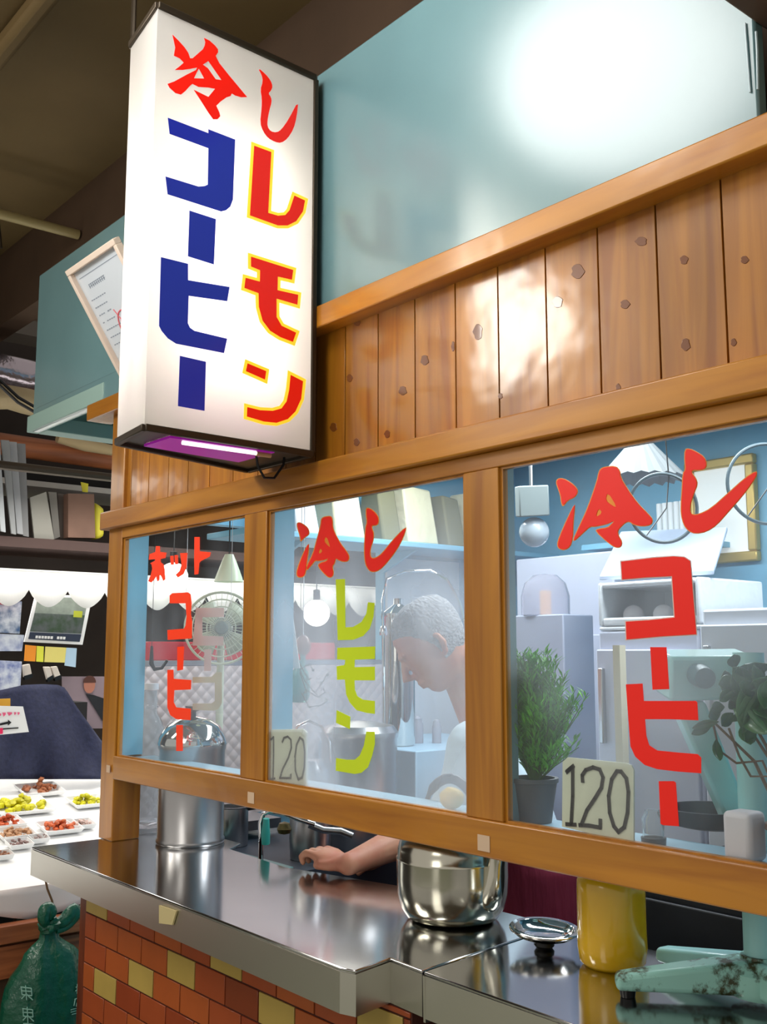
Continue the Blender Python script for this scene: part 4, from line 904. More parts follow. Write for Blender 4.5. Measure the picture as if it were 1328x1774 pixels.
p0 = at(402, 1421, D=3.12); o = thing('small_saucepan', 'small steel saucepan beside the tall stock pot', 'pot', (p0.x, p0.y, .9455)); zz = .9455
MB().lathe([(.001,0),(.045,0),(.048,.004),(.048,.11),(.052,.114),(.046,.114),(.045,.006),(.001,.006)], (p0.x, p0.y, zz-.015), 28).build('body', m_steeld, o, smooth=True)
MB().tube([Vector((p0.x, p0.y, zz+.095))+RGT*.047, Vector((p0.x, p0.y, zz+.10))+RGT*.075], .010, 10).build('handle', m_black, o, smooth=True)
p0 = at(622, 1365, D=3.12); zz = .9305; g_ = thing('steel_stockpot', 'wide grey steel pot with lid behind the middle window', 'pot', (p0.x, p0.y, zz)); r_ = sz(66, p0); zt_ = at(622, 1268, D=3.12).z-zz
MB().lathe([(.001,0),(r_*.96,0),(r_,.01),(r_,zt_-.02),(r_*1.03,zt_-.015),(r_*1.03,zt_),(.001,zt_)], (p0.x, p0.y, zz), 40).build('body', m_steeld, g_, smooth=True)
MB().lathe([(r_*1.02,zt_),(r_*.9,zt_+.018),(r_*.3,zt_+.03),(.001,zt_+.032)], (p0.x, p0.y, zz), 40).build('lid', m_steeld, g_, smooth=True)
P = [at(x, y, D=2.9) for x, y in ((504,1320),(503,1285),(515,1258),(535,1249),(556,1258),(570,1285),(572,1320))]
p0 = at(538,1330,D=2.95); t = thing('small_kettle', 'small steel kettle with a looped handle beside the thin price plate', 'kettle', (p0.x, p0.y, 1.1))
MB().tube([p+Vector((0,0,0)) for p in P], .004, 8).build('handle', m_chrome, t, smooth=True)
rr = sz(34, p0); KZ = .9305
MB().lathe([(.001,0),(rr,0),(rr*1.05,.05),(rr*1.0,P[0].z-KZ-.03),(rr*.7,P[0].z-KZ),(.001,P[0].z-KZ+.004)], (p0.x, p0.y, KZ), 32).build('body', m_steeld, t, smooth=True)

# ---- right window: appliances along the back wall
m_fr = mat('lavender_grey_enamel', (196, 200, 218), .35); m_fr2 = mat('white_grey_enamel', (208, 212, 222), .35)
def appliance(name, px0, px1, ptop, Y0, Y1, label, cat, m, seam=None):
    a_, b_ = at(px0, ptop, Y=Y0), at(px1, ptop, Y=Y0); z = (a_.z+b_.z)/2
    t = thing(name, label, cat, ((a_.x+b_.x)/2, (Y0+Y1)/2, .021))
    MB().box(a_.x, b_.x, Y0, Y1, .021, z).build('body', m, t, bevel=.006)
    if seam: 
        zs = at((px0+px1)/2, seam, Y=Y0).z; MB().box(a_.x+.004, b_.x-.004, Y0-.018, Y0-.001, .12, zs).build('door', m, t, bevel=.004); MB().box(a_.x+.02, a_.x+.035, Y0-.035, Y0-.0185, zs-.25, zs-.05).build('handle', m_steeld, t, bevel=.003)
    return a_.x, b_.x, z
xa, xb, zf = appliance('refrigerator', 893, 1062, 962, 1.50, 1.93, 'tall lavender grey refrigerator in the back corner', 'refrigerator', m_fr, 1100)
xa2, xb2, zf2 = appliance('low_refrigerator', 1036, 1209, 1092, 1.0, 1.36, 'lavender grey cabinet under the open white box', 'cabinet', m_fr, 1125)
xa3, xb3, zf3 = appliance('chest_freezer', 1215, 1480, 1052, .97, 1.50, 'white grey chest freezer at the right of the right window', 'freezer', m_fr2, 1080)
tag(MB().box(at(1063,1200,Y=.93).x, at(1075,1200,Y=.93).x, .93, .955, .021, 1.52).build('cream_upright', mat('cream_wood', (222, 212, 184), .5)), 'slim cream wooden upright in front of the lavender cabinet', 'post')
# open insulated box with white bag
bxo = thing('foam_box', 'open white bag-lined box with raised lid on the lavender cabinet', 'box', ((xa2+xb2)/2, 1.1, zf2))
Yb = 1.0; A0, A1 = at(1034,1010,Y=Yb), at(1210,1000,Y=Yb); Z0, Z1 = zf2+.001, A0.z
m_foam = mat('white_bag_film', (236, 240, 246), .3, bump=.5, bscale=18, coat=.3); g = MB()
g.box(A0.x, A1.x, Yb, Yb+.30, Z0, Z0+.012); g.box(A0.x, A0.x+.014, Yb, Yb+.3, Z0+.0125, Z1); g.box(A1.x-.014, A1.x, Yb, Yb+.3, Z0+.0125, Z1); g.box(A0.x+.014, A1.x-.014, Yb+.285, Yb+.3, Z0+.0125, Z1); g.box(A0.x+.014, A1.x-.014, Yb, Yb+.014, Z0+.0125, Z0+.035); g.box(A0.x+.0141, A1.x-.0141, Yb, Yb+.284, Z1-.016, Z1-.001)
g.build('body', m_foam, bxo, bevel=.006)
q = [at(1075,928,Y=Yb+.34), at(1260,921,Y=Yb+.34), at(1236,996,Y=Yb+.05), at(1038,1006,Y=Yb+.05)]
MB().hexa([v-Vector((0,0,.0)) for v in q], [v+Vector((0,0,.014)) for v in q]).build('lid', mat('pale_lid_plastic', (196, 210, 234), .3), bxo, bevel=.003)
for px in (1095, 1147):
    p = at(px, 1062, Y=Yb+.06); rr = sz(18, p); o = MB().ball((p.x, Yb+.065, Z0+.0125+rr*1.02), rr, rr, rr*1.0, n=24, k=16).build('white_ball', mat('white_shell_%d' % px, (246, 240, 242), .3), smooth=True)
    tag(o, 'round white ball in the open box, '+('left of the pair' if px < 1120 else 'right of the pair'), 'ball', 'white balls in the open box')
# picture
p0, p1, p2 = at(1188,800,Y=1.94), at(1308,785,Y=1.94), at(1308,972,Y=1.94)
pf = thing('gold_picture_frame', 'white sheet in a gold frame on the blue back wall', 'picture frame', ((p0.x+p1.x)/2, 1.94, p2.z)); g = MB(); w_ = .035; X0, X1, Za, Zb_ = p0.x, p1.x, p2.z, p1.z
g.box(X0, X1, 1.92, 1.949, Za, Za+w_); g.box(X0, X1, 1.92, 1.949, Zb_-w_, Zb_); g.box(X0, X0+w_, 1.92, 1.949, Za+w_, Zb_-w_); g.box(X1-w_, X1, 1.92, 1.949, Za+w_, Zb_-w_)
g.build('frame', mat('gold_leaf', (204, 172, 96), .35, .5), pf, bevel=.006)
MB().box(X0+w_, X1-w_, 1.935, 1.948, Za+w_, Zb_-w_).build('sheet', mat('white_sheet', (250, 250, 246), .4, emit=(255, 255, 250), es=.35), pf)  # paper sheet made to glow so it looks brightly lit
# wire hoops
for (cx_, cy_, rp, lb) in ((1148, 880, 60, 'grey wire hoop hanging left of the gold frame'), (1328, 838, 70, 'grey wire hoop hanging in front of the right side of the gold frame')):
    p = at(cx_, cy_, D=2.6); rr = sz(rp, p); hv = RGT
    hg = thing('wire_hoop', lb, 'hoop', p, 'hanging wire hoops')
    MB().tube([p+hv*rr*math.cos(t*PI/24)*.98+Vector((0,0,rr*math.sin(t*PI/24))) for t in range(48)], .0045, 8, close=True).build('ring', mat('grey_wire_%d' % cx_, (66, 84, 92), .4), hg, smooth=True)
    MB().tube([Vector((p.x,p.y,2.298)), p+Vector((0,0,rr*.9))+hv*rr*.2, p+hv*rr*.1+Vector((0,0,.0)), p-hv*rr*.5-Vector((0,0,rr*.8))], .0018, 5).build('wire', m_black, hg, smooth=True)
# pleated lamp shade under the soffit
p = at(1110, 800, D=3.0); ps = thing('pleated_shade', 'grey pleated paper lamp shade under the soffit', 'lamp', p)
g = MB(); n_ = 40
for i in range(n_):
    a_ = 2*PI*i/n_; r1 = .13 if i % 2 else .118; g.v.append(p+Vector((math.cos(a_)*.02, math.sin(a_)*.02, .07))); g.v.append(p+Vector((math.cos(a_)*r1, math.sin(a_)*r1, -.045-.008*(i%2))))
for i in range(n_): j = (i+1) % n_; g.f.append([2*i,2*j,2*j+1,2*i+1]); g.m.append(0)
o = g.build('shade', mat('grey_paper', (104, 108, 110), .8), ps); so = o.modifiers.new('thick','SOLIDIFY'); so.thickness = .002
MB().tube([p+Vector((0,0,.07)), Vector((p.x,p.y,2.299))], .003, 6).build('cord', m_black, ps)
# upright white tubes on the freezer-side shelf
zs = at(1160, 937, Y=1.75).z
sh2 = tag(MB().box(-2.42, -2.02, 1.62, 1.945, zs-.02, zs-.001).build('small_shelf', m_bluein), 'small blue wall shelf left of the gold frame', 'shelf')
for k in range(5):
    p = at(1143+10*k, 930, Y=1.76); o = MB().lathe([(.001,0),(.010,0),(.010,.135),(.001,.137)], (p.x, 1.76, zs), 12).build('candle', m_whitep, smooth=True)
    tag(o, 'white candle on the small blue shelf, '+('leftmost of the row of five', 'second from the left of the row', 'middle one of the row of five', 'second from the right of the row', 'rightmost of the row of five')[k], 'candle', 'white candles on the small shelf')
# junction box with globe lamp in the corner
p = at(924, 868, D=3.2); jb = thing('globe_lamp', 'grey box with a round glass globe hanging in the back corner', 'lamp', p); a_ = sz(26, p)
g = MB(); quad_box(g, [(898,842),(950,840),(952,893),(900,896)], .10, D=3.15); g.build('box', mat('grey_olive_metal', (124, 134, 134), .6), jb, bevel=.004)
MB().tube([p+FWD*.05+Vector((0,0,a_)), Vector(((p+FWD*.05).x, (p+FWD*.05).y, 2.299))], .006, 8).build('rod', m_steeld, jb)
p = at(925, 922, D=3.2); MB().ball(p, sz(26, p), n=24, k=16).build('globe', mat('frosted_globe', (196, 206, 216), .12, trans=.3), jb, smooth=True)
# glass cloche; the glowing block inside is added for an orange light
p = at(945, 1066, D=3.25); tag(MB().box(p.x-.14, p.x+.13, p.y-.07, p.y+.07, .021, p.z-.001).build('side_table', mat('grey_lavender_table', (170, 176, 196), .4), bevel=.004), 'grey side table between the refrigerator and the glass', 'table')
cl = thing('glass_dome', 'rounded glass dome over a glowing block added for an orange light', 'dome', p); rr = sz(42, p)
MB().lathe([(rr,0),(rr,.06),(rr*.85,.10),(rr*.5,.125),(.001,.13)], p, 32).build('dome', mat('smoky_glass', (214, 214, 226), .08, trans=.7, ior=1.1), cl, smooth=True)
MB().box(p.x-.012, p.x+.012, p.y-.012, p.y+.012, p.z+.001, p.z+.075).build('orange_light_block', mat('peach_glow', (232, 190, 160), .5, emit=(240, 190, 150), es=.5), cl, bevel=.003)

dkc = thing('shade_block', 'dark low block added for the shade behind the yellow jar and the teal machine', 'cabinet', (-.9, .66, .021))  # dark block added below the rail where the interior lies in shade
MB().box(-1.42, -.36, .44, .90, .021, 1.06).build('body', m_navyd, dkc, bevel=.006)
for x_ in (-1.40, -1.05, -.70): MB().box(x_, x_+.34, .425, .4395, .10, 1.03).build('door', m_navyd, dkc, bevel=.003)
# ---------------------------------------------------------------- the man
body = MB()
def limb(pts, rs, n=14, sub=6):
    """smooth tapered limb through the points"""
    P = [Vector(p) for p in pts]; out = []; ro = []
    for i in range(len(P)-1):
        p0 = P[max(i-1,0)]; p1 = P[i]; p2 = P[i+1]; p3 = P[min(i+2,len(P)-1)]
        for k in range(sub):
            t = k/sub; out.append(.5*((2*p1)+(p2-p0)*t+(2*p0-5*p1+4*p2-p3)*t*t+(3*p1-p0-3*p2+p3)*t**3)); s_ = t*t*(3-2*t); ro.append(rs[i]*(1-s_)+rs[i+1]*s_)
    out.append(P[-1]); ro.append(rs[-1]); return out, ro
def add_limb(mb, pts, rs, n=14, sub=6):
    o_, r_ = limb(pts, rs, n, sub); mb.tube(o_, r_, n); mb.ball(o_[0], r_[0], n=14, k=8); mb.ball(o_[-1], r_[-1], n=14, k=8)
hc = at(748, 1118, D=2.82)
left = -RGT; fdir = (left*.80+Vector((-FWD.x,-FWD.y,0))*.10+Vector((0,0,-.62))).normalized()
sdir_ = fdir.cross(Vector((0,0,1))).normalized(); udir = sdir_.cross(fdir).normalized()
def hp_(f_, s__, u_): return hc+fdir*f_+sdir_*s__+udir*u_
def loft_head(mb):
    # profile slices from crown (u) to chin: (u, front, back, half width)
    sl = [(.118,.005,.02,.01),(.112,.035,.055,.042),(.095,.066,.082,.062),(.065,.083,.096,.073),(.03,.088,.098,.077),(.0,.088,.094,.076),(-.025,.086,.084,.073),(-.05,.084,.07,.068),(-.075,.08,.052,.06),(-.098,.074,.03,.047),(-.112,.06,.01,.03),(-.116,.045,.0,.012)]
    base = len(mb.v); n = 24
    for u_, fr_, bk, w_ in sl:
        for j in range(n):
            a_ = 2*PI*j/n; c_, s_ = math.cos(a_), math.sin(a_)
            mb.v.append(hp_((fr_ if c_ > 0 else bk)*abs(c_)**.9*(1 if c_ > 0 else -1), w_*abs(s_)**.85*(1 if s_ > 0 else -1), u_))
    for i in range(len(sl)-1):
        for j in range(n): mb.f.append([base+i*n+j, base+i*n+(j+1)%n, base+(i+1)*n+(j+1)%n, base+(i+1)*n+j]); mb.m.append(0)
    mb.f.append([base+j for j in range(n)]); mb.f.append([base+(len(sl)-1)*n+j for j in range(n)][::-1]); mb.m += [0, 0]
loft_head(body)
body.tube([hp_(.082,0,.022), hp_(.098,0,-.005), hp_(.112,0,-.028), hp_(.088,0,-.040)], [.007,.010,.014,.008], 12)   # nose
body.tube([hp_(.080,-.04,.028), hp_(.090,0,.024), hp_(.080,.04,.028)], .008, 8)                                          # brow
body.tube([hp_(.078,-.022,-.062), hp_(.090,0,-.060), hp_(.078,.022,-.062)], .0065, 8); body.tube([hp_(.076,-.02,-.074), hp_(.087,0,-.073), hp_(.076,.02,-.074)], .0065, 8)
for s_ in (-1, 1):
    body.ball(hp_(.072, s_*.032, .010), .012, .012, .010)
    body.tube([hp_(-.006, s_*.076, .028), hp_(-.016, s_*.086, .02), hp_(-.018, s_*.088, -.002), hp_(-.008, s_*.08, -.026), hp_(.0, s_*.074, -.03)], [.006,.008,.009,.007,.005], 10)
neck0 = hp_(-.03, 0, -.06)
shc = at(838, 1262, D=2.86)                        # base of the neck
sax = (Vector((FWD.x, FWD.y, 0)).normalized()*.93+RGT*.25).normalized()    # shoulder axis, away from the viewer
shN = shc-sax*.17-Vector((0,0,.035)); shF = shc+sax*.17-Vector((0,0,.03))
hip = at(925, 1600, D=2.80); hip.z = .90
add_limb(body, [neck0, shc+Vector((0,0,.02))+left*.01, shc-Vector((0,0,.06))], [.055,.058,.085])
# torso
def oval(c_, rx, ry, mb_n, ax=None):
    ax = ax or sax; fw = Vector((-ax.y, ax.x, 0)); return [c_+ax*rx*math.cos(t*2*PI/mb_n)+fw*ry*math.sin(t*2*PI/mb_n) for t in range(mb_n)]
def loft(mb, secs, n=24):
    base = len(mb.v)
    for c_, rx, ry in secs: mb.v += oval(c_, rx, ry, n)
    for i in range(len(secs)-1):
        for j in range(n): mb.f.append([base+i*n+j, base+i*n+(j+1)%n, base+(i+1)*n+(j+1)%n, base+(i+1)*n+j]); mb.m.append(0)
    mb.f.append([base+j for j in range(n)][::-1]); mb.f.append([base+(len(secs)-1)*n+j for j in range(n)]); mb.m += [0, 0]
ch = shc-Vector((0,0,.16))+RGT*.03; wa = ch.lerp(hip, .55)
torso = [(hip-Vector((0,0,.06)),.15,.11),(hip,.165,.12),(wa,.15,.11),(ch,.17,.12),(shc-Vector((0,0,.06)),.16,.09),(shc,.09,.06)]
loft(body, torso)
for s_ in (-1, 1):
    h0 = hip+sax*.09*s_; add_limb(body, [h0, Vector((h0.x+.02, h0.y, .50)), Vector((h0.x+.03, h0.y, .105))], [.085,.058,.042]); body.tube([(h0.x+.05,h0.y,.045),(h0.x-.13,h0.y-.03,.038)], [.036,.028], 12)
# resting arm and hand
HW = 2.53
wrist = at(603, 1497, Z=CZ+.030); elbow = at(770, 1424, D=2.62); 
add_limb(body, [shN, shN.lerp(elbow,.5)+RGT*.01, elbow], [.056,.048,.042])
add_limb(body, [elbow, elbow.lerp(wrist,.4)-Vector((0,0,.0)), wrist], [.044,.040,.026])
pd = (at(545,1490,Z=CZ+.02)-wrist); pd.z = 0; L_ = pd.length; pd.normalize(); side = Vector((-pd.y, pd.x, 0))     # side points away from the viewer
if side.dot(FWD) < 0: side = -side
knc = wrist+pd*.088+Vector((0,0,.010))
def flat(mb, pts, n=16):   # palm as stacked ovals
    base = len(mb.v)
    for c_, rw, rh in pts:
        for j in range(n): a_ = 2*PI*j/n; mb.v.append(c_+side*rw*math.cos(a_)+Vector((0,0,rh*math.sin(a_))))
    for i in range(len(pts)-1):
        for j in range(n): mb.f.append([base+i*n+j, base+i*n+(j+1)%n, base+(i+1)*n+(j+1)%n, base+(i+1)*n+j]); mb.m.append(0)
    mb.f.append([base+j for j in range(n)]); mb.f.append([base+(len(pts)-1)*n+j for j in range(n)]); mb.m += [0, 0]
flat(body, [(wrist-pd*.01,.027,.021),(wrist+pd*.015,.031,.021),(wrist+pd*.045,.038,.020),(knc-pd*.006,.042,.016),(knc+pd*.004,.038,.012)])
z_ = CZ
for i, (off, Ln, r_) in enumerate(((-.032,.030,.0098),(-.011,.038,.0102),(.011,.042,.0102),(.031,.038,.0096))):
    k0 = knc+side*off; d1 = (pd+side*(off*1.6)).normalized()
    k1 = k0+d1*Ln*.95+Vector((0,0,.002)); k2 = k1+d1*.020-Vector((0,0,.011)); k3 = k2-d1*.006-Vector((0,0,.012))
    k2.z = max(k2.z, z_+.014); k3.z = max(k3.z, z_+.0098)
    body.tube([k0-d1*.012, k0, k0.lerp(k1,.5)+Vector((0,0,.001)), k1, k1.lerp(k2,.5)+Vector((0,0,.001)), k2, k3], [r_*1.0,r_*1.1,r_*.95,r_*1.05,r_*.95,r_*.95,r_*.75], 12); body.ball(k3, r_*.78, n=12, k=8)
t0 = wrist+pd*.03-side*.030; tpts = [wrist+pd*.018-side*.018, t0+Vector((0,0,-.004)), t0+pd*.026-side*.008-Vector((0,0,.006)), t0+pd*.046-side*.004-Vector((0,0,.010))]
for p in tpts: p.z = max(p.z, z_+.0115)
body.tube(tpts, [.016,.0135,.0115,.0095], 12); body.ball(tpts[-1], .0098, n=12, k=8)
# far arm reaching down to the sink
elF = shF+left*.10-Vector((0,0,.26)); wrF = elF+left*.20-Vector((0,0,.06))-sax*.10; hF = wrF+left*.08-Vector((0,0,.02))
add_limb(body, [shF, elF], [.055,.042]); add_limb(body, [elF, wrF], [.042,.026])
fd = (hF-wrF).normalized(); fs_ = fd.cross(Vector((0,0,1))).normalized()
body.tube([wrF, wrF+fd*.03, wrF+fd*.075], [.026,.032,.028], 14)
for off in (-.026,-.009,.009,.026):
    a_ = wrF+fd*.07+fs_*off; body.tube([a_, a_+fd*.035+Vector((0,0,-.004)), a_+fd*.055-Vector((0,0,.022)), a_+fd*.055-Vector((0,0,.038))], [.0105,.010,.009,.0075], 10)
body.tube([wrF+fd*.02-fs_*.02, wrF+fd*.045-fs_*.045-Vector((0,0,.01)), wrF+fd*.07-fs_*.045-Vector((0,0,.024))], [.014,.011,.009], 10)
def fuse(mb, name, m, parent, vox, sm=6):
    o = mb.build(name, m, parent)
    r_ = o.modifiers.new('fuse', 'REMESH'); r_.mode = 'VOXEL'; r_.voxel_size = vox; r_.use_smooth_shade = True
    s_ = o.modifiers.new('smooth', 'SMOOTH'); s_.iterations = sm; s_.factor = .5
    dg = bpy.context.evaluated_depsgraph_get(); me = bpy.data.meshes.new_from_object(o.evaluated_get(dg)); o.modifiers.clear(); o.data = me; me.name = name
    for p in me.polygons: p.use_smooth = True
    return o
man = fuse(body, 'person', m_skin, None, .0042, 5)
tag(man, 'grey-haired man in a pale shirt bending over the sink, one hand on the steel counter', 'person')

# clothing as children, following the body
sh = MB(); ex = .014
loft(sh, [(c_, rx+ex, ry+ex) for c_, rx, ry in torso[1:5]]+[(shc+Vector((0,0,-.01)),.105,.075),(shc+Vector((0,0,.02)),.062,.062)])
sl1 = elbow.lerp(shN,.10); add_limb(sh, [shN, shN.lerp(elbow,.5)+RGT*.01, sl1], [.070,.062,.054])
add_limb(sh, [shF, shF.lerp(elF,.8)], [.069,.056])
m_shirt = mat('pale_blue_cotton', (206, 224, 236), .8, bump=.6, bscale=14)
fuse(sh, 'shirt', m_shirt, man, .007, 6)
ap = MB(); loft(ap, [(Vector((hip.x,hip.y,.42)),.20,.15),(hip-Vector((0,0,.06)),.19,.15),(hip+Vector((0,0,.04)),.19,.148),(wa+Vector((0,0,.02)),.172,.134)])
fuse(ap, 'apron', mat('maroon_cloth', (112, 24, 50), .8, bump=.8, bscale=12, stretch=(3,3,.6)), man, .008, 4)
tr = MB()
for s_ in (-1, 1):
    h0 = hip+sax*.09*s_; add_limb(tr, [h0, Vector((h0.x+.02, h0.y, .50)), Vector((h0.x+.03, h0.y, .13))], [.098,.074,.062])
fuse(tr, 'trousers', mat('charcoal_trousers', (50, 52, 60), .8), man, .009, 4)
hr = MB()
def hair_loft(mb):
    sl = [(.128,.0,.02,.012),(.121,.035,.062,.05),(.102,.066,.093,.071),(.075,.078,.107,.081),(.05,.066,.110,.084),(.02,.03,.108,.084),(-.01,.005,.100,.080),(-.04,-.02,.086,.070),(-.058,-.03,.072,.052)]
    base = len(mb.v); n = 28
    for u_, fr_, bk, w_ in sl:
        for j in range(n):
            a_ = 2*PI*j/n; c_, s_ = math.cos(a_), math.sin(a_); f_ = fr_*c_ if c_ > 0 else bk*c_
            p = hp_(f_, w_*s_, u_); p += (p-hc).normalized()*.004*noise.noise(p*60); mb.v.append(p)
    for i in range(len(sl)-1):
        for j in range(n): mb.f.append([base+i*n+j, base+i*n+(j+1)%n, base+(i+1)*n+(j+1)%n, base+(i+1)*n+j]); mb.m.append(0)
    mb.f.append([base+j for j in range(n)]); mb.f.append([base+(len(sl)-1)*n+j for j in range(n)][::-1]); mb.m += [0,0]
hair_loft(hr)
hr.build('hair', mat('grey_hair', (168, 168, 172), .7, bump=1.0, bscale=120, mott=.3, mscale=50), man, smooth=True, angle=80)

for o_ in (sk, bxo): pass

# ---------------------------------------------------------------- neighbouring stall seen past the corner post
def pbox(name, pxs, X, th, m, parent=None, bevel=0):
    """flat-fronted piece at distance X facing the aisle, thickness th away from the viewer"""
    mb = MB(); q = [at(x, y, X=X) for x, y in pxs]; d = Vector((-th, 0, 0))
    mb.hexa([q[3], q[2], q[2]+d, q[3]+d], [q[0], q[1], q[1]+d, q[0]+d]); return mb.build(name, m, parent, bevel=bevel)
struct(MB().box(-6.3, -6.2, -4.2, 4.2, 0, ZC-.001).build('wall_stall', mat('dim_brown_wall', (58, 48, 44), .8, mott=.3, mscale=3)))
# high beams and wrapped ducts
struct(MB().box(-5.72, -5.52, -3, UP_Y+.9, at(30, 575, X=-5.5).z, at(30, 548, X=-5.5).z).build('trim_50', mat('grey_beam', (96, 88, 80), .6)))
m_foil = mat('silver_foil', (176, 166, 176), .25, .9, bump=1.0, bscale=14)
def duct(name, y_px, rp, m, label, X=-5.2):
    a_ = at(0, y_px, X=X); r_ = sz(rp, a_); z = a_.z; P = []; R_ = []
    for k in range(40):
        y = -1.2+k*.072; P.append((X, y, z+.006*math.sin(k*1.7))); R_.append(r_*(1+.06*math.sin(k*2.1)+.03*math.sin(k*5.3)))
    tag(MB().tube(P, R_, 18).build(name, m, smooth=True), label, 'duct')
duct('foil_duct', 640, 26, m_foil, 'silver foil wrapped duct running above the neighbouring stall')
duct('canvas_roll', 688, 22, mat('beige_canvas', (170, 152, 118), .7, bump=.8, bscale=20), 'beige wrapped roll directly below the foil duct', X=-5.0)
a_ = at(0, 668, X=-4.8); b_ = at(62, 715, X=-4.8)
for k, dz in enumerate((0, .025)):
    o = MB().tube([Vector((-4.8, a_.y-.5, a_.z+.12+dz)), a_+Vector((0,0,dz)), a_.lerp(b_,.5)+Vector((0,0,dz-.015)), b_+Vector((0,0,dz)), b_+Vector((-.1,.5,.02+dz))], .008, 6).build('power_cable', m_black, smooth=True)
    tag(o, 'black cable slung in front of the wrapped roll, '+('lower' if not k else 'upper')+' of the two', 'cable', 'slung power cables')
tag(MB().tube([(-4.2, -1.5, at(80,392,X=-4.2).z), (-4.2, UP_Y-.01, at(80,392,X=-4.2).z)], .021, 14).build('ceiling_pipe', mat('cream_pipe', (156, 140, 96), .45), smooth=True), 'cream coloured pipe crossing under the brown ceiling', 'pipe')
tag(MB().tube([Vector((-4.6, at(2,200,X=-4.6).y, ZC-.001)), at(1, 430, X=-4.6)], .009, 8).build('drop_rod', m_bronze, smooth=True), 'thin dark rod hanging down at the far left edge', 'rod')
SX = -5.1
# shelves with leaning panels and cartons
m_shw = mat('grey_white_shelf', (176, 172, 168), .5)
us = thing('stall_shelf', 'long grey white shelf above the stall awning', 'shelf', (SX-.2, .8, at(100, 930, X=SX).z))
zs0 = at(100, 935, X=SX).z
MB().box(SX-.5, SX, -.6, 2.6, zs0-.05, zs0).build('lower_board', mat('dark_brown_shelf', (74, 54, 50), .6), us)
zs1 = at(110, 838, X=SX-.3).z; zs2 = at(110, 778, X=SX-.3).z
MB().box(SX-.75, SX-.3, -.6, 2.6, zs1-.03, zs1).build('upper_board', m_shw, us)
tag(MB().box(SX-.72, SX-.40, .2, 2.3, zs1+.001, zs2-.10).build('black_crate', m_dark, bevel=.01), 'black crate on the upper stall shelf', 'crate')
tag(MB().tube([(SX-.42, -.5, zs2+.03), (SX-.42, 2.3, zs2-.02)], .06, 14).build('wooden_pole', wood('orange_pole_wood', (186, 112, 70), (150, 84, 50), 'y', .5, 0), smooth=True), 'orange brown wooden pole lying over the black crate', 'pole')
yr = at(150, 775, X=SX-.3); yr.z = zs2+.042; yr.x = SX-.42+.10; tag(MB().tube([yr+Vector((0,-.16,.02)), yr, yr+Vector((0,.16,-.01))], [.028,.036,.03], 12).build('cloth_roll', mat('cream_foam', (214, 190, 146), .7), smooth=True), 'cream rolled cloth beside the wooden pole', 'roll')
for k, (x0, x1, xb0, xb1, yt, yb) in enumerate(((-14,0,2,10,770,922),(2,16,20,28,762,926),(16,29,30,40,765,926),(30,44,40,50,768,930))):
    o = pbox('grey_panel', [(x0,yt),(x1,yt+1),(xb1,yb),(xb0,yb-2)], SX+.10-.035*k, .012, mat('grey_board_%d' % k, ((160,164,168),(136,138,140),(150,152,156),(124,124,126))[k], .5))
    tag(o, 'tall grey panel leaning on the stall shelf, '+('leftmost', 'second from the left', 'third from the left', 'rightmost')[k], 'panel', 'leaning grey panels')
for k, (pts, c_, lb) in enumerate((([(52,862),(80,852),(94,934),(60,938)], (150,148,140), 'grey framed picture leaning beside the grey panels'), ([(84,852),(98,853),(104,930),(94,934)], (120,116,110), 'slim dark frame leaning between the grey picture and the brown board'), ([(100,855),(113,856),(112,932),(104,932)], (96,86,80), 'dark narrow board beside the brown carton'))):
    t_ = pbox('leaning_frame', pts, SX-.035-.03*k, .012, mat('frame_board_%d' % k, c_, .4)); tag(t_, lb, 'picture frame', 'leaning frames')
tag(pbox('brown_carton', [(118,855),(163,856),(165,932),(118,931)], SX-.02, .06, mat('brown_cardboard', (128, 98, 84), .7, mott=.2)), 'brown cardboard carton standing upright on the stall shelf', 'carton')
tag(pbox('yellow_bag', [(164,868),(182,880),(182,930),(165,935)], SX-.05, .08, mat('yellow_polythene', (214, 204, 60), .5), bevel=.02), 'yellow plastic bag beside the brown carton', 'bag')
tag(pbox('yellow_tag', [(140,835),(153,838),(152,853),(143,852)], SX-.1, .004, mat('yellow_card', (224, 214, 60), .6)), 'small yellow tag above the brown carton', 'tag')
# scalloped awning, real cloth lit from the stall lamps
aw = MB(); AXx = -4.72; zt_, zb_ = at(100, 990, X=AXx).z, at(100, 1038, X=AXx).z; sag = at(100,1038,X=AXx).z-at(100,1056,X=AXx).z
y = -.62; wy = .185; n = 12; top = []; bot = []
while y < 2.6:
    for k in range(n):
        yy = y+wy*k/n; t = k/n; top.append(Vector((AXx-.01, yy, zt_))); bot.append(Vector((AXx+.012*math.sin(k/n*2*PI), yy, zb_+sag*.8-sag*1.6*math.sin(PI*t)**.7)))
    y += wy
b0 = len(aw.v); m_ = len(top); aw.v += top+bot
for i in range(m_-1): aw.f.append([i, i+1, m_+i+1, m_+i]); aw.m.append(0)
m_aw = mat('white_awning_cloth', (250, 250, 250), .8)
_nt = m_aw.node_tree; _ml = _nt.nodes.new('ShaderNodeMixShader'); _tl = _nt.nodes.new('ShaderNodeBsdfTranslucent'); _tl.inputs[0].default_value = (.95,.95,.93,1); _ml.inputs[0].default_value = .5; _nt.links.new(_nt.nodes['Principled BSDF'].outputs[0], _ml.inputs[1]); _nt.links.new(_tl.outputs[0], _ml.inputs[2]); _nt.links.new(_ml.outputs[0], _nt.nodes['Material Output'].inputs[0])
awt = thing('scalloped_awning', 'white scalloped awning of the neighbouring stall', 'awning', (AXx, 1.0, zb_))
o = aw.build('valance', m_aw, awt, smooth=True); so = o.modifiers.new('thick','SOLIDIFY'); so.thickness = .004
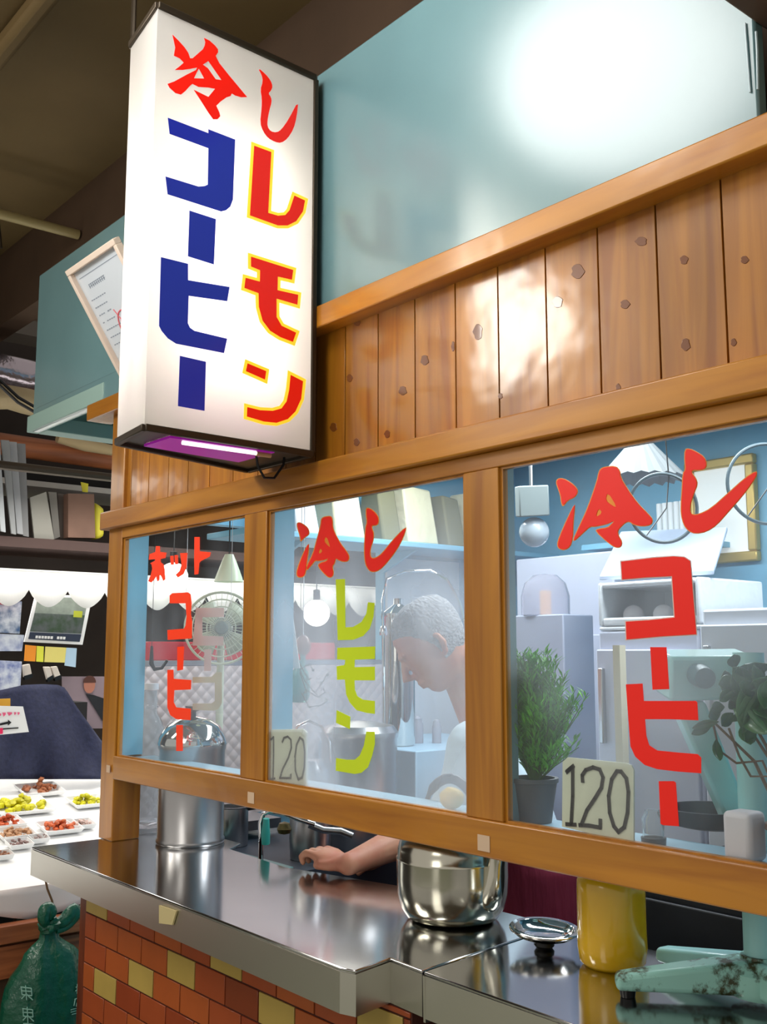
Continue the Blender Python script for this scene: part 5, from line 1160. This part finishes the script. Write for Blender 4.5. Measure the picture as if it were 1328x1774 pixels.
MB().hexa([(AXx,-.62,zt_-.003),(AXx,2.6,zt_-.003),(AXx-.7,2.6,zt_+.05),(AXx-.7,-.62,zt_+.05)], [(AXx,-.62,zt_+.003),(AXx,2.6,zt_+.003),(AXx-.7,2.6,zt_+.056),(AXx-.7,-.62,zt_+.056)]).build('canopy', m_aw, awt)
RZL = 2.30; struct(MB().tube([(-4.45, -.3, RZL), (-4.45, 2.5, RZL)], .02, 8).build('trim_52', m_bronze)); struct(MB().box(-4.47, -4.43, 2.46, 2.5, RZL, ZC-.001).build('trim_53', m_bronze))
# bare lamps hanging in front of the valance
for k, (px, py, lb) in enumerate(((300,1000,'glowing round bulb seen through the left window'),(548,1062,'glowing round bulb seen through the middle window'))):
    p = at(px, py, X=-4.45); r_ = .07
    lt_ = thing('bulb_lamp', lb, 'lamp', p, 'bare bulbs of the neighbouring stall')
    MB().ball(p, r_, n=20, k=14).build('bulb', mat('lit_bulb_%d' % k, (255, 250, 240), .4, emit=(255, 248, 236), es=BULB_E), lt_, smooth=True)
    MB().lathe([(.018,r_*.9),(.018,r_+.05),(.002,r_+.055)], p, 12).build('socket', m_black, lt_, smooth=True)
    MB().tube([p+Vector((0,0,r_+.05)), Vector((p.x, p.y, RZL-.0195))], .003, 5).build('flex', m_black, lt_)
# posters and hanging goods
PX = -5.0
po = thing('landscape_poster', 'framed landscape poster hanging under the white awning', 'poster', at(95, 1110, X=PX))
pbox('frame', [(62,1030),(160,1032),(143,1117),(42,1112)], PX, .01, m_whitep, po)
pbox('sky', [(66,1034),(153,1036),(147,1066),(60,1062)], PX+.002, .001, mat('poster_sky', (150, 160, 150), .4, mott=.3, mscale=20), po)
pbox('field', [(60,1062),(147,1066),(141,1098),(52,1094)], PX+.002, .001, mat('poster_field', (92, 96, 98), .4, mott=.5, mscale=26, mcol=(60, 78, 56)), po)
pbox('caption_band', [(52,1095),(141,1099),(138,1112),(49,1107)], PX+.002, .001, mat('poster_band', (50, 56, 74), .4), po)
g = MB()
for k in range(9):
    x0 = 62+5.2*k+(6 if k > 5 else 0); q = [at(x0, 1101+.05*k*5, X=PX+.004), at(x0+4, 1101.3+.05*k*5, X=PX+.004), at(x0+3.2, 1106+.05*k*5, X=PX+.004), at(x0-.8, 1105.7+.05*k*5, X=PX+.004)]
    g.poly(q, (-.001,0,0))
g.build('caption', m_whitep, po)
pbox('round_logo', [(128,1058),(143,1059),(142,1070),(127,1069)], PX+.003, .001, mat('poster_yellow', (180, 186, 50), .5), po, bevel=0)
for pts, c_, lb in (([(0,1040),(38,1042),(34,1098),(0,1096)], (72,104,150), 'blue poster at the left edge, topmost of the stack'), ([(0,1098),(42,1100),(38,1128),(0,1128)], (150,160,196), 'pale blue card below the topmost blue poster'), ([(0,1144),(38,1146),(34,1212),(0,1210)], (110,124,180), 'blue and white poster at the left edge, lowest of the stack')):
    t_ = thing('wall_poster', lb, 'poster', at(18, pts[2][1], X=PX+.05), 'posters at the left edge')
    pbox('sheet', pts, PX+.05, .006, mat('poster_'+str(c_[0]), c_, .4, mott=.6, mscale=22, mcol=(220, 226, 236)), t_)
tag(MB().ball(at(10,1030,X=PX+.1), .05, .06, .05).build('red_pennant', mat('red_cloth', (210, 50, 80), .6), smooth=True), 'red cloth bundle just under the awning at the left edge', 'cloth')
for pts, c_, lb in (([(44,1117),(63,1119),(61,1146),(42,1145)], (244,150,40), 'orange price tag under the landscape poster'), ([(64,1119),(76,1120),(75,1147),(63,1146)], (226,226,70), 'narrow yellow tag beside the orange tag'), ([(79,1120),(115,1122),(112,1148),(77,1147)], (228,214,120), 'cream and yellow card in the row under the landscape poster'), ([(115,1122),(133,1123),(131,1156),(112,1153)], (176,204,226), 'pale blue card at the right of the tag row')):
    tag(pbox('price_tag', pts, PX+.03, .004, mat('tag_'+str(c_[0])+str(c_[2]), c_, .5)), lb, 'tag', 'tags under the landscape poster')
for pts, lb in (([(40,1152),(52,1150),(56,1170),(42,1174)], 'white packet at the left of the three hanging packets'), ([(76,1155),(87,1155),(92,1172),(82,1178)], 'middle one of the hanging white packets'), ([(89,1155),(99,1154),(106,1172),(95,1176)], 'right one of the hanging white packets')):
    t_ = thing('hanging_packet', lb, 'packet', at(pts[2][0], pts[2][1], X=PX+.02), 'hanging white packets')
    pbox('packet', pts, PX+.02, .02, mat('packet_%d' % pts[0][0], (216, 206, 196), .5), t_, bevel=.004); pbox('dark_base', [(pts[3][0],pts[3][1]-3),(pts[2][0],pts[2][1]-3),(pts[2][0]+1,pts[2][1]+3),(pts[3][0]+1,pts[3][1]+4)], PX+.022, .024, m_black, t_)
# portrait poster
pp_ = thing('portrait_poster', 'dim grey poster with a person in a dark jacket beside the corner post', 'poster', at(150, 1240, X=-5.05))
pbox('sheet', [(108,1172),(186,1172),(186,1262),(108,1262)], -5.05, .008, mat('mauve_paper', (140, 122, 130), .5), pp_)
c_ = at(155, 1187, X=-5.04); e_ = MB().poly([c_+Vector((0, .030*math.cos(t*PI/10), .040*math.sin(t*PI/10))) for t in range(20)], (-.001,0,0)); e_.build('printed_face', mat('print_skin', (172, 112, 92), .5), pp_)
e_ = MB().poly([c_+Vector((.001, .034*math.cos(t*PI/10), .012+.036*math.sin(t*PI/10))) for t in range(11)], (-.001,0,0)); e_.build('printed_hair', mat('print_hair', (80, 44, 34), .5), pp_)
pbox('printed_jacket', [(148,1202),(162,1204),(186,1212),(186,1262),(150,1262),][:4], -5.043, .001, mat('print_black', (24, 24, 30), .5), pp_)
# navy cloth over the goods rack
nv = MB(); X0 = -4.55; cols = []
edge_t = [(0,1196),(40,1187),(76,1186),(100,1187),(112,1192),(130,1222),(150,1250),(172,1282),(200,1310)]
def interp(L, x):
    for (a0, b0_), (a1, b1) in zip(L[:-1], L[1:]):
        if a0 <= x <= a1: return b0_+(b1-b0_)*(x-a0)/(a1-a0)
    return L[-1][1] if x > L[0][0] else L[0][1]
NXc = 44; NZ = 16; vs = []
for i in range(NXc):
    px = -40+240*i/(NXc-1)
    for j in range(NZ):
        t = j/(NZ-1); yt = interp(edge_t, max(px, 0)); py = yt+(1350-yt)*t
        Xd = X0+.10*t+.02*math.sin(px*.11+t*3)*t+.012*math.sin(px*.05-t*5); vs.append(at(px, py, X=Xd))
nv.add(vs, [(i*NZ+j, (i+1)*NZ+j, (i+1)*NZ+j+1, i*NZ+j+1) for i in range(NXc-1) for j in range(NZ-1)])
o = nv.build('navy_cloth', mat('navy_dotted_cloth', (38, 42, 70), .85, bump=.4, bscale=40, mott=.25, mscale=60), smooth=True); so = o.modifiers.new('thick','SOLIDIFY'); so.thickness = .006
tag(o, 'dark navy cloth draped over the rack behind the food trays', 'cloth')
rk = MB().box(-5.0, -4.80, at(-40,1300,X=-4.6).y, at(180,1300,X=-4.6).y, .001, at(60,1215,X=-4.6).z-.02); tag(rk.build('goods_rack', m_dark), 'dark rack covered by the navy cloth', 'rack')
# arrow sign
asg = thing('arrow_sign', 'white sign with a black arrow pointing right before the navy cloth', 'sign', at(20, 1274, X=-4.35))
pbox('board', [(-30,1222),(40,1224),(50,1268),(-30,1276)], -4.35, .006, m_whitep, asg)
g = MB()
for pts in ([(0,1253),(14,1250),(14,1247),(20,1251.5),(14,1257),(14,1254),(0,1257)],): g.poly([at(x, y, X=-4.347) for x, y in pts], (-.001,0,0))
g.build('arrow', m_black, asg)
for k, (x0, y0, w_, h_) in enumerate(((-6,1236,8,7),(4,1234.5,6,7),(12,1234,9,6),(24,1234,4,5),(30,1234,4,5))):
    pbox('pink_letter', [(x0,y0),(x0+w_,y0),(x0+w_,y0+h_*.45),(x0+w_*.4,y0+h_)], -4.347, .001, mat('pink_ink_%d' % k, (226, 90, 130), .5), asg)
pbox('lower_line', [(0,1262),(32,1260),(32,1262),(0,1264.5)], -4.347, .001, m_black, asg); pbox('red_dot', [(-8,1262),(5,1261),(5,1271),(-8,1273)], -4.346, .001, mat('crimson_ink', (230, 30, 90), .5), asg)
tag(pbox('ochre_card', [(-20,1212),(18,1210),(18,1225),(-20,1227)], -4.37, .006, mat('ochre_paper', (216, 160, 50), .6)), 'ochre card behind the top of the arrow sign', 'card')

# food table with trays, sloping up to the back
TF, TB = Vector((-3.50, 0, .735)), Vector((-4.72, 0, .955)); NT = (TB-TF).normalized()
def tab(px, py):
    v = FWD + RGT*((px-IMG_W/2)/FPX) - UPV*((py-IMG_H/2)/FPX); n = Vector((NT.z, 0, -NT.x)); t = (TF-CAM).dot(n)/v.dot(n); return CAM+v*t
nrm = Vector((-NT.z, 0, NT.x)); nrm = nrm if nrm.z > 0 else -nrm
y0, y1 = -1.2, 2.2
tb_ = thing('food_table', 'white covered sloping food table of the neighbouring stall', 'table', ((TF.x+TB.x)/2, .5, .001))
g = MB().hexa([(TF.x,y0,TF.z-.03),(TF.x,y1,TF.z-.03),(TB.x,y1,TB.z-.03),(TB.x,y0,TB.z-.03)], [(TF.x,y0,TF.z),(TF.x,y1,TF.z),(TB.x,y1,TB.z),(TB.x,y0,TB.z)]); g.build('top', mat('white_table_cloth', (246, 246, 246), .6), tb_)
for x_, z_ in ((TF.x-.04, .70), (TB.x+.04, .92)):
    for y_ in (-1.15, .5, 2.15): MB().box(x_-.02, x_+.02, y_-.02, y_+.02, .001, z_).build('leg', m_bronze, tb_)
cl_ = MB(); n = 60; vs = []
for i in range(n):
    y_ = y0+(y1-y0)*i/(n-1)
    for j in range(5): t = j/4; vs.append((TF.x+.006+.016*t+.012*math.sin(i*1.3)*t, y_, TF.z+.002-(.085+.02*math.sin(i*.9))*t))
cl_.add(vs, [(i*5+j, (i+1)*5+j, (i+1)*5+j+1, i*5+j+1) for i in range(n-1) for j in range(4)]); o = cl_.build('cloth_edge', mat('draped_white_cloth', (228, 216, 214), .7), tb_, smooth=True); so = o.modifiers.new('thick','SOLIDIFY'); so.thickness = .003
m_orw = wood('orange_brown_plank', (182, 104, 62), (120, 62, 36), 'y', .6, 0)
cr = thing('wooden_crate_front', 'stained orange brown planks closing the front of the food table', 'crate', (TF.x+.06, .3, .001))
for z0, z1, dx in ((.585,.640,.05),(.475,.575,.035)): MB().box(TF.x+.03, TF.x+.03+dx, y0, .35, z0, z1).build('plank', m_orw, cr, bevel=.003)
MB().box(TF.x+.03, TF.x+.05, y0, .35, .001, .472).build('panel', mat('stained_brown_panel', (110, 80, 60), .7, mott=.6, mscale=5, mcol=(40, 30, 26)), cr)
MB().box(TF.x+.03, TF.x+.09, .351, .42, .001, .64).build('end_post', m_orw, cr, bevel=.003)
food = [((35,1398),38,14,(224,216,30),'bright yellow pickle heap on a tray near the table left side','yellow pickles'),((68,1368),28,17,(176,104,66),'brown fried food heap at the back of the table','fried food'),((150,1390),24,14,(226,220,40),'yellow pickle heap beside the corner post','yellow pickles'),
        ((8,1428),23,13,(214,92,44),'orange red food heap at the left edge of the table','orange food'),((102,1436),26,11,(226,110,60),'orange food heap in a tray near the counter end','orange food'),((25,1449),24,6,(200,150,110),'tan food portion in the tray below the orange red heap','tan food'),
        ((140,1432),16,7,(232,200,190),'pale pink food portion beside the corner post','pink food'),((32,1466),16,9,(160,130,126),'greyish mauve food portion at the front of the table','mauve food'),((4,1487),12,6,(176,120,90),'small brown food portion at the front left','brown food'),((66,1458),12,6,(180,160,156),'small grey food portion close to the steel counter','grey food')]
m_tray = mat('white_foam_tray', (244, 244, 244), .5)
for k, ((px, py), wp, hp2, c_, lb, cat) in enumerate(food):
    p = tab(px, py+hp2*.4)+nrm*.004; w_ = sz(wp*1.15, p); t_ = thing('food_tray', lb, 'food tray', p+nrm*.003, 'trays on the food table')
    rx, ry = w_*.85, w_*1.0; e1, e2 = NT, Vector((0,1,0))
    def rr(s_, h): return [p+e1*(rx*s_*a)+e2*(ry*s_*b)+nrm*h for a, b in ((-1,-1),(1,-1),(1,1),(-1,1))]
    g = MB(); g.hexa(rr(.9,.002), rr(1.0,.006)); 
    for (a0, b0_) in ((0,1),(1,2),(2,3),(3,0)):
        i0, i1 = rr(1.0,.006), rr(1.12,.022); j0, j1 = rr(.96,.006), rr(1.07,.022); g.hexa([i0[a0], i0[b0_], j0[b0_], j0[a0]], [i1[a0], i1[b0_], j1[b0_], j1[a0]])
    g.build('tray', m_tray, t_)
    g = MB(); rd = random.Random(k)
    for q_ in range(34):
        a_ = rd.random()*2*PI; r_ = rd.random()**.6; h = max(.014, (1-r_)*sz(hp2, p)*1.6)
        c0_ = p+e1*(rx*.8*r_*math.cos(a_))+e2*(ry*.9*r_*math.sin(a_))+nrm*(.008+h*rd.random()); s_ = w_*(.13+.1*rd.random()); g.ball(c0_, s_, s_*.8, s_*.6, n=8, k=6, jit=.5, seed=q_)
    o = g.build('food', mat('food_%d' % k, c_, .5, mott=.35, mscale=40), t_, smooth=True); o['kind'] = 'stuff'
# card stand
p = tab(37, 1344); cs = thing('card_stand', 'small yellow and red price card standing on the food table', 'card stand', p)
MB().lathe([(.001,0),(.05,0),(.05,.004),(.001,.005)], p+nrm*.001, 20).build('base', mat('green_grey_plate', (150,156,140), .5), cs, smooth=True)
zt_ = at(37, 1289, X=p.x).z; dz = zt_-p.z
for a_, b_, c_ in ((.006,.45,(240,220,214)),(.45,.55,(230,100,50)),(.55,1,(232,226,40))): MB().box(p.x-.002, p.x+.002, p.y-.016, p.y+.016, p.z+dz*a_+.001, p.z+dz*b_).build('card', mat('stand_card_%d' % c_[1], c_, .5), cs)
# white folded sheet standing behind
tag(pbox('white_board', [(84,1337),(210,1326),(210,1338),(84,1347)], -4.64, .01, m_whitep), 'white board at the back of the food table against the navy cloth', 'board')

# green plastic bag tied on a string
bgp = at(80, 1800, X=-3.36); bg_ = thing('green_bag', 'knotted dark green plastic bag with white writing hanging below the food table', 'bag', bgp)
m_grn = mat('green_polythene', (8, 88, 66), .35, bump=1.0, bscale=26, coat=.3)
def bagprof(py):   # left and right outline of the bag in the photograph
    return interp([(1590,66),(1606,70),(1625,68),(1645,45),(1680,22),(1710,10),(1774,-6),(1830,0)], py), interp([(1590,112),(1606,100),(1625,102),(1645,128),(1672,142),(1700,144),(1774,143),(1830,130)], py)
rows = [1606,1615,1625,1635,1645,1655,1668,1682,1700,1725,1750,1780,1810,1832]; g = MB(); n = 40
for ri, py in enumerate(rows):
    l, r_ = bagprof(py); a_, b_ = at(l, py, X=-3.36), at(r_, py, X=-3.36); c0_ = (a_+b_)/2; hw = (b_-a_).length/2
    for j in range(n):
        th = 2*PI*j/n; fold = 1+.15*math.sin(th*6+ri*.22)*(.45+.55*(1-ri/len(rows)))+.06*math.sin(th*11+ri*.8)
        g.v.append(Vector((c0_.x+min(hw*.55,.09)*math.sin(th)*fold, c0_.y+hw*math.cos(th)*(1+.05*math.sin(ri*1.3+th*3)), c0_.z)))
for i in range(len(rows)-1):
    for j in range(n): g.f.append([i*n+j, i*n+(j+1)%n, (i+1)*n+(j+1)%n, (i+1)*n+j]); g.m.append(0)
g.f.append(list(range(n))); g.f.append([(len(rows)-1)*n+j for j in range(n)]); g.m += [0,0]
g.build('body', m_grn, bg_, smooth=True, angle=70)
k0 = at(86, 1604, X=-3.34)
g = MB(); g.ball(k0, .03, .032, .024, n=16, k=10, jit=.7); g.build('knot', m_grn, bg_, smooth=True)
for pts in ([(80,1603),(76,1592),(78,1578),(84,1572),(88,1580),(84,1592)], [(92,1600),(108,1596),(120,1584),(128,1574),(130,1584),(122,1600),(108,1610),(98,1612)]):
    P = [at(x, y, X=-3.33) for x, y in pts]; g = MB(); o_, r_ = limb(P, [.012,.02,.022,.018,.02,.012,.01,.01][:len(P)], sub=4); g.tube(o_, r_, 10); g.build('tied_handle', m_grn, bg_, smooth=True)
P = [at(x, y, X=-3.35) for x, y in ((78,1520),(82,1540),(90,1560),(93,1576),(88,1590),(85,1600))]; MB().tube(P, .0035, 6).build('string', mat('brown_string', (120, 84, 56), .8), bg_, smooth=True)
# printed writing: two columns of white characters down the bag
m_wp = mat('faded_white_print', (150, 196, 182), .6)
def bagpt(px, py, lift=.004):
    l, r_ = bagprof(py); a_, b_ = at(l, py, X=-3.36), at(r_, py, X=-3.36); c0_ = (a_+b_)/2; hw = (b_-a_).length/2
    p_ = at(px, py, X=-3.36); t = max(-.96, min(.96, (p_.y-c0_.y)/hw)); return Vector((c0_.x+min(hw*.55,.09)*math.sqrt(1-t*t)*1.14+lift, p_.y, p_.z))
def strokes(name, L, w_):
    g = MB()
    for st_ in L:
        P = [bagpt(*q_) for q_ in st_]
        for a_, b_ in zip(P[:-1], P[1:]): g.bar(a_, b_, .0015, w_, up=(1,0,0)) if False else g.tube([a_, b_], w_/2, 5)
    g.build(name, m_wp, bg_)
strokes('white_character', [[(119,1696),(118,1712)],[(116,1701),(123,1701)],[(115,1707),(124,1705)],[(126,1696),(124,1703)],[(125,1699),(134,1698),(132,1712),(129,1712)],[(129,1700),(125,1709)],[(132,1700),(128,1711)]], .0035)
strokes('white_character', [[(122,1717),(122,1720)],[(113,1721),(131,1719)],[(114,1721),(111,1732)],[(121,1722),(121,1727)],[(121,1724),(129,1724)],[(117,1728),(127,1727),(126,1733),(116,1733),(117,1728)]], .0035)
strokes('white_character', [[(124,1676),(133,1676)],[(126,1680),(134,1680),(133,1690)],[(124,1685),(134,1684)],[(124,1690),(134,1690)],[(128,1676),(127,1690)]], .003)
strokes('white_character', [[(105,1738),(136,1737)],[(105,1742),(136,1741)],[(107,1746),(135,1745)]], .003)
for y_ in (1703, 1738, 1762): strokes('white_character', [[(25,y_),(40,y_)],[(25,y_+6),(40,y_+5)],[(26,y_+12),(40,y_+12)],[(32,y_-4),(32,y_+20)],[(25,y_+19),(32,y_+10),(41,y_+19)],[(26,y_),(26,y_+12)],[(40,y_),(40,y_+12)]], .0035)
